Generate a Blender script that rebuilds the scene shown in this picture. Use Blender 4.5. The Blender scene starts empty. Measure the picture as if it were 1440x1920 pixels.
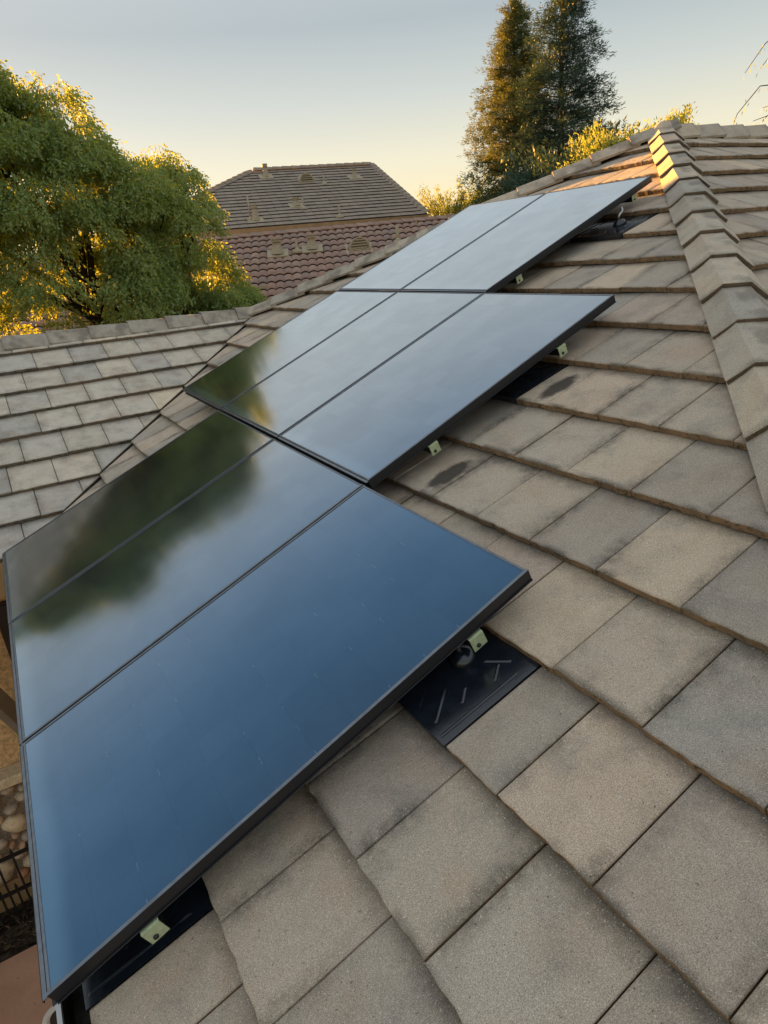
import bpy, math, random
import numpy as np
from mathutils import Matrix, Vector, noise as mnoise
random.seed(7); rng = np.random.default_rng(7)
S = bpy.context.scene; COL = S.collection
R_ = math.radians
ZG = 3.3                       # height of the panel datum above the patio

# ------------------------------------------------------------------ camera
cam_d = bpy.data.cameras.new('camera'); cam = bpy.data.objects.new('camera', cam_d); COL.objects.link(cam)
cam_d.sensor_fit = 'HORIZONTAL'; cam_d.sensor_width = 36.0; cam_d.lens = 1199.09/1440*36
cam_d.clip_start = 0.05; cam_d.clip_end = 3000
right = Vector((0.8530964, -0.5142119, -0.0883896)); down = Vector((-0.2623998, -0.2764116, -0.9245231)); fwd = Vector((0.4509688, 0.8119007, -0.3707348))
CAM = Vector((0.2943864, -1.3104410, 1.5522297+ZG))
m = Matrix((right, -down, -fwd)).transposed().to_4x4(); m.translation = CAM
cam.matrix_world = m; S.camera = cam

# ------------------------------------------------------------------ light
SUN_AZ, SUN_EL = 95.5, 8.0     # degrees, azimuth counted from +X towards +Y
w = bpy.data.worlds.new('World'); S.world = w; w.use_nodes = True
nt = w.node_tree; bg = nt.nodes['Background']
sky = nt.nodes.new('ShaderNodeTexSky'); sky.sky_type = 'NISHITA'; sky.sun_disc = False
sky.sun_elevation = R_(SUN_EL); sky.sun_rotation = R_(90-SUN_AZ)
sky.altitude = 50; sky.air_density = 1.0; sky.dust_density = 2.2; sky.ozone_density = 2.0
gm_ = nt.nodes.new('ShaderNodeGamma'); gm_.inputs[1].default_value = 0.5; nt.links.new(sky.outputs[0], gm_.inputs[0])
tn_ = nt.nodes.new('ShaderNodeMix'); tn_.data_type = 'RGBA'; tn_.blend_type = 'MULTIPLY'; tn_.inputs[0].default_value = 1; tn_.inputs[7].default_value = (1.0, 0.93, 0.90, 1)
nt.links.new(gm_.outputs[0], tn_.inputs[6])
# gradient added over the clear sky: warm horizon, overhead brightened to fill the roof
tc_ = nt.nodes.new('ShaderNodeTexCoord'); sx_ = nt.nodes.new('ShaderNodeSeparateXYZ'); nt.links.new(tc_.outputs['Generated'], sx_.inputs[0])
rp_ = nt.nodes.new('ShaderNodeValToRGB'); nt.links.new(sx_.outputs[2], rp_.inputs[0]); els = rp_.color_ramp.elements
SKY = [(0.0,(1.22,1.0,.50)),(.06,(1.20,1.02,.62)),(.12,(1.04,.98,.74)),(.19,(.74,.79,.74)),(.27,(.50,.58,.62)),(.42,(.66,.73,.77)),(.70,(.72,.77,.80)),(1.0,(.78,.82,.84))]
while len(els) < len(SKY): els.new(.5)
for e_, (p_, c_) in zip(els, SKY): e_.position = p_; e_.color = (*c_, 1)
sc_ = nt.nodes.new('ShaderNodeVectorMath'); sc_.operation = 'SCALE'; sc_.inputs[3].default_value = 0.79/0.28; nt.links.new(rp_.outputs[0], sc_.inputs[0])
s2_ = nt.nodes.new('ShaderNodeVectorMath'); s2_.operation = 'SCALE'; s2_.inputs[3].default_value = 0.17; nt.links.new(tn_.outputs[2], s2_.inputs[0])
ad_ = nt.nodes.new('ShaderNodeVectorMath'); ad_.operation = 'ADD'; nt.links.new(sc_.outputs[0], ad_.inputs[0]); nt.links.new(s2_.outputs[0], ad_.inputs[1])
nt.links.new(ad_.outputs[0], bg.inputs[0]); bg.inputs[1].default_value = 0.052
sun_d = bpy.data.lights.new('sun', 'SUN'); sun = bpy.data.objects.new('sun', sun_d); COL.objects.link(sun)
sun_d.energy = 5.0; sun_d.angle = R_(0.6); sun_d.color = (1.0, 0.45, 0.07)
sd = Vector((math.cos(R_(SUN_EL))*math.cos(R_(SUN_AZ)), math.cos(R_(SUN_EL))*math.sin(R_(SUN_AZ)), math.sin(R_(SUN_EL))))
sun.rotation_euler = sd.to_track_quat('Z', 'Y').to_euler()
S.view_settings.view_transform = 'Standard'; S.view_settings.look = 'None'; S.view_settings.gamma = 1
S.view_settings.use_curve_mapping = False
S.view_settings.exposure = 2.42

# ------------------------------------------------------------------ helpers
def tag(o, label=None, cat=None, group=None, kind=None):
    if label: o['label'] = label
    if cat: o['category'] = cat
    if group: o['group'] = group
    if kind: o['kind'] = kind
    return o
def empty(name, mat=None, loc=None):
    o = bpy.data.objects.new(name, None); o.empty_display_size = .1; COL.objects.link(o)
    if mat is not None: o.matrix_world = mat
    if loc is not None: o.location = loc
    return o
def link(name, me, parent=None, mw=None):
    o = bpy.data.objects.new(name, me); COL.objects.link(o)
    if parent is not None: o.parent = parent
    if mw is not None: o.matrix_basis = mw
    return o
class MB:
    """collects polygons; one build() makes one mesh object"""
    def __init__(s): s.v = []; s.f = []; s.m = []; s.uv = []
    def poly(s, pts, mi=0, uv=None):
        b = len(s.v); s.v += [tuple(p) for p in pts]; s.f.append(list(range(b, b+len(pts)))); s.m.append(mi)
        s.uv += (uv if uv else [(p[0], p[1]) for p in pts])
    def mesh_part(s, vs, fs, mi=0, uvs=None):
        b = len(s.v); s.v += [tuple(p) for p in vs]
        for k, f in enumerate(fs):
            s.f.append([b+i for i in f]); s.m.append(mi if isinstance(mi, int) else mi[k])
            s.uv += [(uvs[i] if uvs else (vs[i][0], vs[i][1])) for i in f]
    def box(s, a, b, mi=0, M=None):
        x0, y0, z0 = a; x1, y1, z1 = b
        vs = [Vector(p) for p in [(x0,y0,z0),(x1,y0,z0),(x1,y1,z0),(x0,y1,z0),(x0,y0,z1),(x1,y0,z1),(x1,y1,z1),(x0,y1,z1)]]
        if M is not None: vs = [M @ p for p in vs]
        s.mesh_part(vs, [(0,3,2,1),(4,5,6,7),(0,1,5,4),(1,2,6,5),(2,3,7,6),(3,0,4,7)], mi)
    def bbox(s, a, b, r=.003, mi=0, M=None):
        """box with chamfered edges"""
        c = [(a[i]+b[i])/2 for i in range(3)]; h = [(b[i]-a[i])/2 for i in range(3)]
        r = min(r, min(h)*.8); vs = []; idx = {}
        for sx in (-1,1):
            for sy in (-1,1):
                for sz in (-1,1):
                    sg = (sx,sy,sz)
                    for ax in range(3):
                        p = [c[i]+sg[i]*(h[i]-(0 if i == ax else r)) for i in range(3)]
                        idx[(sg,ax)] = len(vs); vs.append(Vector(p))
        fs = []
        for ax in range(3):
            o1, o2 = [(1,2),(2,0),(0,1)][ax]
            for sg in (-1,1):
                q = []
                for (p1,p2) in ((-1,-1),(1,-1),(1,1),(-1,1)):
                    t = [0,0,0]; t[ax] = sg; t[o1] = p1; t[o2] = p2; q.append(idx[(tuple(t),ax)])
                fs.append(q if sg == 1 else q[::-1])
        for ax in range(3):
            o1, o2 = [(1,2),(2,0),(0,1)][ax]
            for s1 in (-1,1):
                for s2 in (-1,1):
                    t0 = [0,0,0]; t1 = [0,0,0]; t0[ax] = -1; t1[ax] = 1
                    for t in (t0,t1): t[o1] = s1; t[o2] = s2
                    q = [idx[(tuple(t0),o1)], idx[(tuple(t1),o1)], idx[(tuple(t1),o2)], idx[(tuple(t0),o2)]]
                    fs.append(q if s1*s2 < 0 else q[::-1])
        for sx in (-1,1):
            for sy in (-1,1):
                for sz in (-1,1):
                    t = (sx,sy,sz); q = [idx[(t,0)], idx[(t,1)], idx[(t,2)]]
                    fs.append(q if sx*sy*sz > 0 else q[::-1])
        if M is not None: vs = [M @ p for p in vs]
        s.mesh_part(vs, fs, mi)
    def tube(s, pts, radii, n=8, mi=0, cap=True):
        pts = [Vector(p) for p in pts]; rings = []
        up = Vector((0,0,1))
        for i, p in enumerate(pts):
            d = (pts[min(i+1,len(pts)-1)]-pts[max(i-1,0)]).normalized()
            a = d.cross(up if abs(d.z) < .95 else Vector((1,0,0))).normalized(); b = d.cross(a).normalized()
            r = radii[i] if hasattr(radii, '__len__') else radii
            rings.append([p+(a*math.cos(2*math.pi*k/n)+b*math.sin(2*math.pi*k/n))*r for k in range(n)])
        vs = [p for r in rings for p in r]; fs = []
        for i in range(len(pts)-1):
            for k in range(n):
                fs.append((i*n+k, i*n+(k+1)%n, (i+1)*n+(k+1)%n, (i+1)*n+k))
        if cap: fs.append(tuple(range(n))[::-1]); fs.append(tuple((len(pts)-1)*n+k for k in range(n)))
        s.mesh_part(vs, fs, mi)
    def lathe(s, prof, c=(0,0,0), n=24, mi=0, M=None):
        vs = []; fs = []
        for r, z in prof:
            for k in range(n): vs.append(Vector((c[0]+r*math.cos(2*math.pi*k/n), c[1]+r*math.sin(2*math.pi*k/n), c[2]+z)))
        for i in range(len(prof)-1):
            for k in range(n): fs.append((i*n+k, i*n+(k+1)%n, (i+1)*n+(k+1)%n, (i+1)*n+k))
        if prof[0][0] > 1e-5: fs.append(tuple(range(n))[::-1])
        if prof[-1][0] > 1e-5: fs.append(tuple((len(prof)-1)*n+k for k in range(n)))
        if M is not None: vs = [M @ p for p in vs]
        s.mesh_part(vs, fs, mi)
    def mesh(s, name, mats, smooth=False):
        me = bpy.data.meshes.new(name); me.from_pydata(s.v, [], s.f)
        for mt in (mats if isinstance(mats, (list, tuple)) else [mats]): me.materials.append(mt)
        me.polygons.foreach_set('material_index', s.m)
        if smooth: me.polygons.foreach_set('use_smooth', [True]*len(s.f))
        ul = me.uv_layers.new(name='uv'); ul.data.foreach_set('uv', [c for q in s.uv for c in q])
        me.update(); return me
    def build(s, name, mats, parent=None, mw=None, smooth=False):
        return link(name, s.mesh(name, mats, smooth), parent, mw)

# ------------------------------------------------------------------ materials
class NT:
    def __init__(s, name):
        s.m = bpy.data.materials.new(name); s.m.use_nodes = True; s.t = s.m.node_tree; s.t.nodes.clear()
        s.out = s.n('ShaderNodeOutputMaterial')
    def n(s, typ, **kw):
        o = s.t.nodes.new(typ)
        for k, v in kw.items():
            if k.startswith('i_'): o.inputs[k[2:].replace('_', ' ')].default_value = v
            else: setattr(o, k, v)
        return o
    def l(s, a, b): s.t.links.new(a, b)
    def val(s, x, inp):
        if hasattr(x, 'is_output') or isinstance(x, bpy.types.NodeSocket): s.l(x, inp)
        else: inp.default_value = x
    def math(s, op, a, b=0.0, c=0.0, clamp=False):
        o = s.n('ShaderNodeMath', operation=op, use_clamp=clamp)
        s.val(a, o.inputs[0]); s.val(b, o.inputs[1]); s.val(c, o.inputs[2]); return o.outputs[0]
    def mix(s, f, a, b, mode='MIX'):
        o = s.n('ShaderNodeMix', data_type='RGBA', blend_type=mode)
        s.val(f, o.inputs[0]); s.val(a if not isinstance(a, tuple) or len(a) == 4 else (*a, 1), o.inputs[6]); s.val(b if not isinstance(b, tuple) or len(b) == 4 else (*b, 1), o.inputs[7])
        return o.outputs[2]
    def noise(s, vec, scale, detail=2.0, rough=.5, dist=0.0, out=0):
        o = s.n('ShaderNodeTexNoise'); o.inputs['Scale'].default_value = scale; o.inputs['Detail'].default_value = detail
        o.inputs['Roughness'].default_value = rough; o.inputs['Distortion'].default_value = dist
        if vec is not None: s.l(vec, o.inputs['Vector'])
        return o.outputs[out]
    def ramp(s, fac, stops, interp='LINEAR'):
        o = s.n('ShaderNodeValToRGB'); o.color_ramp.interpolation = interp
        e = o.color_ramp.elements
        while len(e) < len(stops): e.new(.5)
        for k, (p, c) in enumerate(stops):
            e[k].position = p; e[k].color = (*c, 1) if len(c) == 3 else c
        s.l(fac, o.inputs[0]); return o.outputs[0]
    def mr(s, x, a, b, c=0.0, d=1.0, smooth=True):
        o = s.n('ShaderNodeMapRange', clamp=True); o.interpolation_type = 'SMOOTHSTEP' if smooth else 'LINEAR'
        s.val(x, o.inputs[0])
        for k, v in enumerate((a, b, c, d)): o.inputs[k+1].default_value = v
        return o.outputs[0]
    def bump(s, h, strength, dist=.01, normal=None):
        o = s.n('ShaderNodeBump'); o.inputs['Strength'].default_value = strength; o.inputs['Distance'].default_value = dist
        s.l(h, o.inputs['Height'])
        if normal is not None: s.l(normal, o.inputs['Normal'])
        return o.outputs[0]
    def pr(s, col, rough=.6, spec=.5, metal=0.0, normal=None, **kw):
        o = s.n('ShaderNodeBsdfPrincipled')
        s.val(col if not isinstance(col, tuple) or len(col) == 4 else (*col, 1), o.inputs['Base Color'])
        s.val(rough, o.inputs['Roughness']); s.val(spec, o.inputs['Specular IOR Level']); s.val(metal, o.inputs['Metallic'])
        for k, v in kw.items(): s.val(v, o.inputs[k])
        if normal is not None: s.l(normal, o.inputs['Normal'])
        s.l(o.outputs[0], s.out.inputs[0]); return o
def rand_value(N):
    oi = N.n('ShaderNodeObjectInfo'); g = N.n('ShaderNodeNewGeometry')
    return N.math('FRACT', N.math('ADD', oi.outputs['Random'], g.outputs['Random Per Island'])), g

def concrete_tile(name, stops, width=.3028, expo=.363, dirt=.8, tone=1.0, stain=False, grain=1.0):
    N = NT(name); r, g = rand_value(N); pos = g.outputs['Position']
    uv = N.n('ShaderNodeUVMap', uv_map='uv').outputs[0]
    sep = N.n('ShaderNodeSeparateXYZ'); N.l(uv, sep.inputs[0]); u, v = sep.outputs[0], sep.outputs[1]
    col = N.ramp(r, stops)
    col = N.mix(1.0, col, (1.93,1.82,1.67), 'MULTIPLY'); r2 = N.math('FRACT', N.math('MULTIPLY', r, 17.31)); r3 = N.math('FRACT', N.math('MULTIPLY', r, 53.7))
    # cloudy colour of the concrete
    c1 = N.noise(pos, 5.0, 4, .6); col = N.mix(N.mr(c1, .42, .75, 0, .6), col, (.42, .32, .235))
    c2 = N.noise(pos, 6.5, 5, .62); col = N.mix(N.mr(c2, .45, .78, 0, .6), col, (.225, .215, .195))
    # wear and grime near the side joints and the head of the tile
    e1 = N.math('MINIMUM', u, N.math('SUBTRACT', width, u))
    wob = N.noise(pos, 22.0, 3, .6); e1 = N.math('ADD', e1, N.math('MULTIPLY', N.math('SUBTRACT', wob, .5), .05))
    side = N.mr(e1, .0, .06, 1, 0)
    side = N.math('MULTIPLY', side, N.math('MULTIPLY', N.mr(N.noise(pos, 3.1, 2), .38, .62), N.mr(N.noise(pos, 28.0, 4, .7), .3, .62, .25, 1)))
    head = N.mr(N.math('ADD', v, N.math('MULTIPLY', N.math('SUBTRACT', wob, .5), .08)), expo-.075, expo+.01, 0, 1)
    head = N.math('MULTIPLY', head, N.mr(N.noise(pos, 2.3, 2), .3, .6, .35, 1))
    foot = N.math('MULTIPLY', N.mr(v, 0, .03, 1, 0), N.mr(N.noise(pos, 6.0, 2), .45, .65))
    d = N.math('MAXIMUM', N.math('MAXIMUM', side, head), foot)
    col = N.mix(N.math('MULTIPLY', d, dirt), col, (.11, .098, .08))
    # grain: fine sand, pale quartz specks, dark pores
    gr = N.noise(pos, 420.0*grain, 2, .7); col = N.mix(1.0, col, N.mix(N.mr(gr, .3, .7), (.62,.61,.6), (1.38,1.38,1.38)), 'MULTIPLY')
    sp = N.noise(pos, 260.0*grain, 1, .5); col = N.mix(N.mr(sp, .66, .73, 0, .8), col, (.72, .70, .64))
    pk = N.noise(pos, 130.0*grain, 1, .5); col = N.mix(N.mr(pk, .71, .78, 0, .7), col, (.05, .045, .04))
    rg = N.ramp(r2, [(0,(.82,.83,.85)),(.5,(1,.985,.965)),(1,(1.13,1.09,1.03))]); col = N.mix(1.0, col, rg, 'MULTIPLY')
    if stain:
        du = N.math('SUBTRACT', u, stain[0]); dv = N.math('SUBTRACT', v, stain[1])
        dd = N.math('SQRT', N.math('ADD', N.math('POWER', N.math('DIVIDE', du, stain[2]), 2), N.math('POWER', N.math('DIVIDE', dv, stain[3]), 2)))
        dd = N.math('ADD', dd, N.math('MULTIPLY', N.math('SUBTRACT', N.noise(pos, 18, 4, .7), .5), .8))
        col = N.mix(N.mr(dd, .62, 1.12, .9, 0), col, (.04, .034, .028))
    if tone != 1.0: col = N.mix(1.0, col, (tone,)*3, 'MULTIPLY')
    h = N.math('ADD', N.math('MULTIPLY', gr, .5), N.math('MULTIPLY', N.noise(pos, 90.0, 3, .7), 1.0))
    nb = N.bump(h, .55, .004); nb = N.bump(N.noise(pos, 14.0, 2), .35, .02, nb)
    N.pr(col, .82, .35, normal=nb); return N.m
def butt_mat(name, a, b, dark=(.03,.026,.02)):
    N = NT(name); r, g = rand_value(N); pos = g.outputs['Position']
    c = N.mix(N.mr(N.noise(pos, 12.0, 4, .7), .35, .65), a, b)
    c = N.mix(N.mr(N.noise(pos, 45.0, 3, .7), .5, .68, 0, .85), c, dark)
    c = N.mix(N.mr(r, .0, 1, 0, .35), c, (.3,.2,.12))
    N.pr(c, .95, .2, normal=N.bump(N.noise(pos, 160.0, 3, .7), .8, .006)); return N.m
TILE_STOPS = [(0,(.235,.215,.19)),(.22,(.265,.235,.2)),(.4,(.225,.215,.2)),(.58,(.275,.24,.2)),(.75,(.215,.2,.18)),(.9,(.25,.215,.19)),(1,(.285,.255,.215))]
M_tile = concrete_tile('concrete_tile', TILE_STOPS)
M_tile_w = concrete_tile('concrete_tile_wing', [(0,(.31,.305,.285)),(.25,(.275,.27,.258)),(.5,(.33,.312,.275)),(.7,(.285,.278,.265)),(.85,(.35,.325,.27)),(1,(.30,.295,.28))], width=.323, expo=.341, dirt=.45)
M_stain_a = concrete_tile('concrete_tile_stained', TILE_STOPS, stain=(.066, .158, .062, .135))
M_cap = concrete_tile('ridge_cap_concrete', [(0,(.25,.235,.21)),(.5,(.275,.255,.22)),(1,(.24,.23,.21))], width=9, expo=9, dirt=.5)
M_butt = butt_mat('tile_butt', (.34,.22,.125), (.2,.15,.1))
M_butt_w = butt_mat('tile_butt_wing', (.2,.165,.125), (.12,.105,.085))
M_under = NT('underlay'); M_under.pr((.022,.021,.02), .95, .1); M_under = M_under.m

def simple(name, col, rough=.6, spec=.5, metal=0.0, nz=None, amt=.25, bump=0, bscale=60):
    N = NT(name); g = N.n('ShaderNodeNewGeometry'); pos = g.outputs['Position']
    c = col
    if nz:
        c = N.mix(N.mr(N.noise(pos, nz, 4, .6), .3, .7), tuple(x*(1-amt) for x in col), tuple(min(1, x*(1+amt)) for x in col))
    nb = N.bump(N.noise(pos, bscale, 4, .7), bump, .01) if bump else None
    N.pr(c, rough, spec, metal, normal=nb); return N.m
M_frame = simple('black_anodised_skylit', (.18,.20,.23), .3, .6, .92, nz=30, amt=.15)  # frame top lips, made paler to carry the reflected sky
M_frame_shaded = simple('black_anodised_shaded', (.022,.022,.026), .4, .5, .2)  # same frame metal, side faces darkened in colour for the dark roof they mirror
M_rail = simple('black_rail', (.02,.02,.022), .45, .5, .2)
M_zinc = simple('yellow_zinc_plate', (.50,.58,.36), .42, .5, .25, nz=80, amt=.12)
M_bolt = simple('dark_bolt', (.06,.06,.06), .35, .6, .8)
M_flash = simple('black_flashing', (.014,.02,.03), .2, 1.0, .25, nz=25, amt=.3, bump=.05)
M_steel = simple('bare_steel', (.42,.43,.42), .3, .6, .9)
M_gutter = simple('white_gutter', (.62,.63,.64), .35, .5, 0, nz=6, amt=.08)
M_gutter_in = simple('gutter_inner_shade', (.05,.045,.04), .9, .2, 0, nz=12, amt=.5)  # grimy trough inside, its shade put into the dark colour
M_fascia = simple('tan_fascia', (.36,.235,.12), .7, .3, 0, nz=4, amt=.12)
M_stucco = simple('ochre_stucco', (.68,.45,.225), .92, .2, 0, nz=26, amt=.3, bump=.9, bscale=90)
M_cap_stone = simple('cast_stone_cap', (.62,.51,.34), .85, .3, 0, nz=40, amt=.18, bump=.5)
M_mortar = simple('mortar', (.24,.195,.145), .95, .1, 0, nz=30, amt=.3, bump=.8)
M_iron = simple('black_iron', (.012,.012,.013), .45, .5, .3)
M_soil = simple('dark_mulch', (.035,.027,.02), .95, .1, 0, nz=18, amt=.7, bump=1.0, bscale=50)
M_white = simple('white_plastic', (.72,.69,.63), .5, .4)
M_brown = simple('brown_drain_grate', (.05,.035,.025), .7, .3)
M_window = simple('dark_glass', (.012,.01,.008), .1, .6)
M_darkwood = simple('dark_frame', (.05,.03,.02), .5, .4)
M_downsp = simple('taupe_downspout', (.19,.165,.14), .5, .4, 0, nz=10, amt=.1)
M_vent = simple('vent_paint_tan', (.38,.32,.22), .6, .3, 0, nz=20, amt=.12)
M_bark = simple('bark', (.06,.042,.03), .95, .1, 0, nz=20, amt=.45, bump=1.0, bscale=30)

def slab_mat():
    N = NT('terracotta_slab'); g = N.n('ShaderNodeNewGeometry'); pos = g.outputs['Position']
    c = N.mix(N.mr(N.noise(pos, 1.8, 4, .6), .3, .7), (.42,.24,.155), (.52,.32,.215))
    c = N.mix(N.mr(N.noise(pos, 26.0, 3, .6), .62, .72, 0, .7), c, (.12,.06,.04))
    N.pr(c, .75, .3, normal=N.bump(N.noise(pos, 30, 3), .25, .01)); return N.m
M_slab = slab_mat()
def stone_mat():
    N = NT('river_rock'); r, g = rand_value(N); pos = g.outputs['Position']
    c = N.ramp(r, [(0,(.72,.56,.36)),(.2,(.4,.33,.26)),(.38,(.64,.5,.33)),(.5,(.55,.26,.14)),(.66,(.7,.55,.35)),(.8,(.47,.39,.28)),(1,(.55,.33,.2))])
    c = N.mix(N.mr(N.noise(pos, 22, 4, .65), .45, .7, 0, .5), c, (.12,.09,.065))
    c = N.mix(N.mr(N.noise(pos, 120, 2, .65), .55, .7, 0, .35), c, (.5,.4,.28))
    N.pr(c, .7, .35, normal=N.bump(N.noise(pos, 40, 3), .3, .01)); return N.m
M_stone = stone_mat()
def ground_mat():
    N = NT('ground_earth'); g = N.n('ShaderNodeNewGeometry'); pos = g.outputs['Position']
    c = N.mix(N.mr(N.noise(pos, .25, 5, .6), .4, .6), (.07,.085,.035), (.13,.11,.07)); N.pr(c, .95, .1); return N.m
M_ground = ground_mat()

def glass_mat():
    N = NT('solar_glass'); uv = N.n('ShaderNodeUVMap', uv_map='uv').outputs[0]
    g = N.n('ShaderNodeNewGeometry'); pos = g.outputs['Position']
    sep = N.n('ShaderNodeSeparateXYZ'); N.l(uv, sep.inputs[0]); a, b = sep.outputs[0], sep.outputs[1]   # 0..1 along the slope / along the eave
    oi = N.n('ShaderNodeObjectInfo').outputs['Random']
    ca = N.math('MULTIPLY', a, 12.0); cb = N.math('MULTIPLY', b, 8.0)
    fa = N.math('ABSOLUTE', N.math('SUBTRACT', N.math('FRACT', ca), .5)); fb = N.math('ABSOLUTE', N.math('SUBTRACT', N.math('FRACT', cb), .5))
    la = N.mr(fa, .484, .492); lb = N.mr(fb, .486, .493)
    base = N.mix(N.mr(N.noise(pos, 3.0, 2), .3, .7), (.006,.010,.020), (.010,.016,.030))
    base = N.mix(N.math('MULTIPLY', N.math('MAXIMUM', la, lb), .5), base, (.002,.003,.006))
    # bright solder dashes, broken and of uneven strength, along the cell boundaries
    cmb = N.n('ShaderNodeCombineXYZ'); N.l(N.math('FLOOR', N.math('ADD', ca, .5)), cmb.inputs[0]); N.l(N.math('FLOOR', N.math('ADD', cb, .5)), cmb.inputs[1]); N.l(N.math('MULTIPLY', oi, 40.0), cmb.inputs[2])
    wn = N.n('ShaderNodeTexWhiteNoise', noise_dimensions='3D'); N.l(cmb.outputs[0], wn.inputs[0]); rv = wn.outputs['Value']
    near = N.math('ABSOLUTE', N.math('SUBTRACT', N.math('FRACT', N.math('ADD', cb, .5)), .5))
    dash = N.math('MULTIPLY', N.mr(fa, .489, .494), N.math('MULTIPLY', N.mr(near, .09, .16, 1, 0), N.mr(rv, .1, .95, .1, 1)))
    dash = N.math('MULTIPLY', dash, N.mr(N.noise(pos, 35.0, 2), .38, .55))
    base = N.mix(N.math('MULTIPLY', dash, .42), base, (.3,.34,.38))
    # thin dust film
    dust = N.mr(N.noise(pos, 2.2, 5, .6), .35, .75, .0, .03); base = N.mix(dust, base, (.3,.29,.27))
    soil_sheen = N.math('MULTIPLY', N.mr(N.math('ADD', a, N.math('MULTIPLY', N.math('SUBTRACT', N.noise(pos, 2.5, 2), .5), .03)), .012, .055, 1, 0), .22); base = N.mix(soil_sheen, base, (.30,.46,.56))  # lower edge band: soiling plus a bluish reflection painted into the base
    sx = N.n('ShaderNodeMapping'); sx.inputs['Scale'].default_value = (3, 40, 1); N.l(pos, sx.inputs[0])
    rough = N.math('ADD', N.mr(N.noise(pos, 1.3, 4, .6), .3, .7, .08, .12), N.mr(N.noise(sx.outputs[0], 1.0, 3, .7), .5, .8, 0, .03))
    nb = N.bump(N.noise(pos, 1.6, 2), .05, .02)
    lw = N.n('ShaderNodeLayerWeight'); N.l(nb, lw.inputs['Normal'])
    fr = N.math('ADD', N.math('MULTIPLY', N.math('POWER', lw.outputs['Facing'], 1.9), 1.15), .06, clamp=True)
    cc = N.n('ShaderNodeCombineXYZ'); N.l(N.math('FLOOR', ca), cc.inputs[0]); N.l(N.math('FLOOR', cb), cc.inputs[1]); N.l(N.math('MULTIPLY', oi, 17.0), cc.inputs[2])
    w2 = N.n('ShaderNodeTexWhiteNoise', noise_dimensions='3D'); N.l(cc.outputs[0], w2.inputs[0])
    fr = N.math('MULTIPLY', fr, N.math('SUBTRACT', N.mr(w2.outputs['Value'], 0, 1, .97, 1.02), N.math('MULTIPLY', N.math('MAXIMUM', la, lb), .05)))
    fr = N.math('MULTIPLY', fr, N.mr(N.noise(pos, 4.5, 5, .65), .25, .75, .95, 1.03))
    df = N.n('ShaderNodeBsdfDiffuse'); N.l(base, df.inputs[0]); gl = N.n('ShaderNodeBsdfGlossy'); N.l(rough, gl.inputs['Roughness']); N.l(nb, gl.inputs['Normal']); N.l(N.mix(N.mr(lw.outputs['Facing'], .35, .72), (.29,.60,1.0), (.93,.98,1.0)), gl.inputs[0])
    mx = N.n('ShaderNodeMixShader'); N.l(fr, mx.inputs[0]); N.l(df.outputs[0], mx.inputs[1]); N.l(gl.outputs[0], mx.inputs[2]); N.l(mx.outputs[0], N.out.inputs[0]); return N.m
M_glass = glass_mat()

# ------------------------------------------------------------------ roof frames
AP = R_(22.6)
class Frame:
    def __init__(s, O, T, pitch, up):        # T: unit horizontal along the courses, up: unit horizontal pointing up the slope
        s.O = Vector(O); s.T = Vector(T); u = Vector(up)
        s.U = u*math.cos(pitch)+Vector((0,0,math.sin(pitch))); s.N = (-u)*math.sin(pitch)+Vector((0,0,math.cos(pitch)))
    def w(s, a, t, n): return s.O+s.U*a+s.T*t+s.N*n
    def mat(s, a=0, t=0, n=0, order='atn'):
        """matrix whose local x is up the slope, y along the course, z off the roof"""
        mm = Matrix((s.U, s.T, s.N)).transposed().to_4x4(); mm.translation = s.w(a, t, n); return mm
D = .14
F = Frame((0,0,ZG), (0,1,0), AP, (1,0,0))                                     # main slope, s up, t away
b_ = math.atan(math.sin(AP)*1.175)
Vp = F.w(1.175*5-4.02, 5, -D)
W = Frame((0,5,Vp.z), (1,0,0), b_, (0,1,0))                                   # wing slope: T is +x
g_ = math.atan(math.sin(AP)*1.165)
APEX = F.w(6.55, 3.14, -D)
G = Frame((0,APEX.y,APEX.z), (1,0,0), g_, (0,1,0))                            # far right slope
# handedness: F (U,T,N): right handed; W, G: U x T = -N -> use T flipped in matrices
def fm(fr, a, t, n):
    U, T, Nn = fr.U, fr.T, fr.N
    if U.cross(T).dot(Nn) < 0: T = -T
    mm = Matrix((U, T, Nn)).transposed().to_4x4(); mm.translation = fr.w(a, t, n); return mm
def tsign(fr): return 1.0 if fr.U.cross(fr.T).dot(fr.N) > 0 else -1.0

def clip(poly, f):
    out = []
    for i in range(len(poly)):
        p, q = poly[i], poly[(i+1) % len(poly)]; a, b = f(p), f(q)
        if a >= 0: out.append(p)
        if (a >= 0) != (b >= 0):
            k = a/(a-b); out.append((p[0]+(q[0]-p[0])*k, p[1]+(q[1]-p[1])*k))
    return out
def area(p): return .5*sum(p[i][0]*p[(i+1)%len(p)][1]-p[(i+1)%len(p)][0]*p[i][1] for i in range(len(p)))
def proj(P):
    d = P-CAM; z = d.dot(fwd)
    if z < .1: return None
    return (.5+d.dot(right)/z*1199.09/1440, .5+d.dot(down)/z*1199.09/1920, z)

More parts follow.
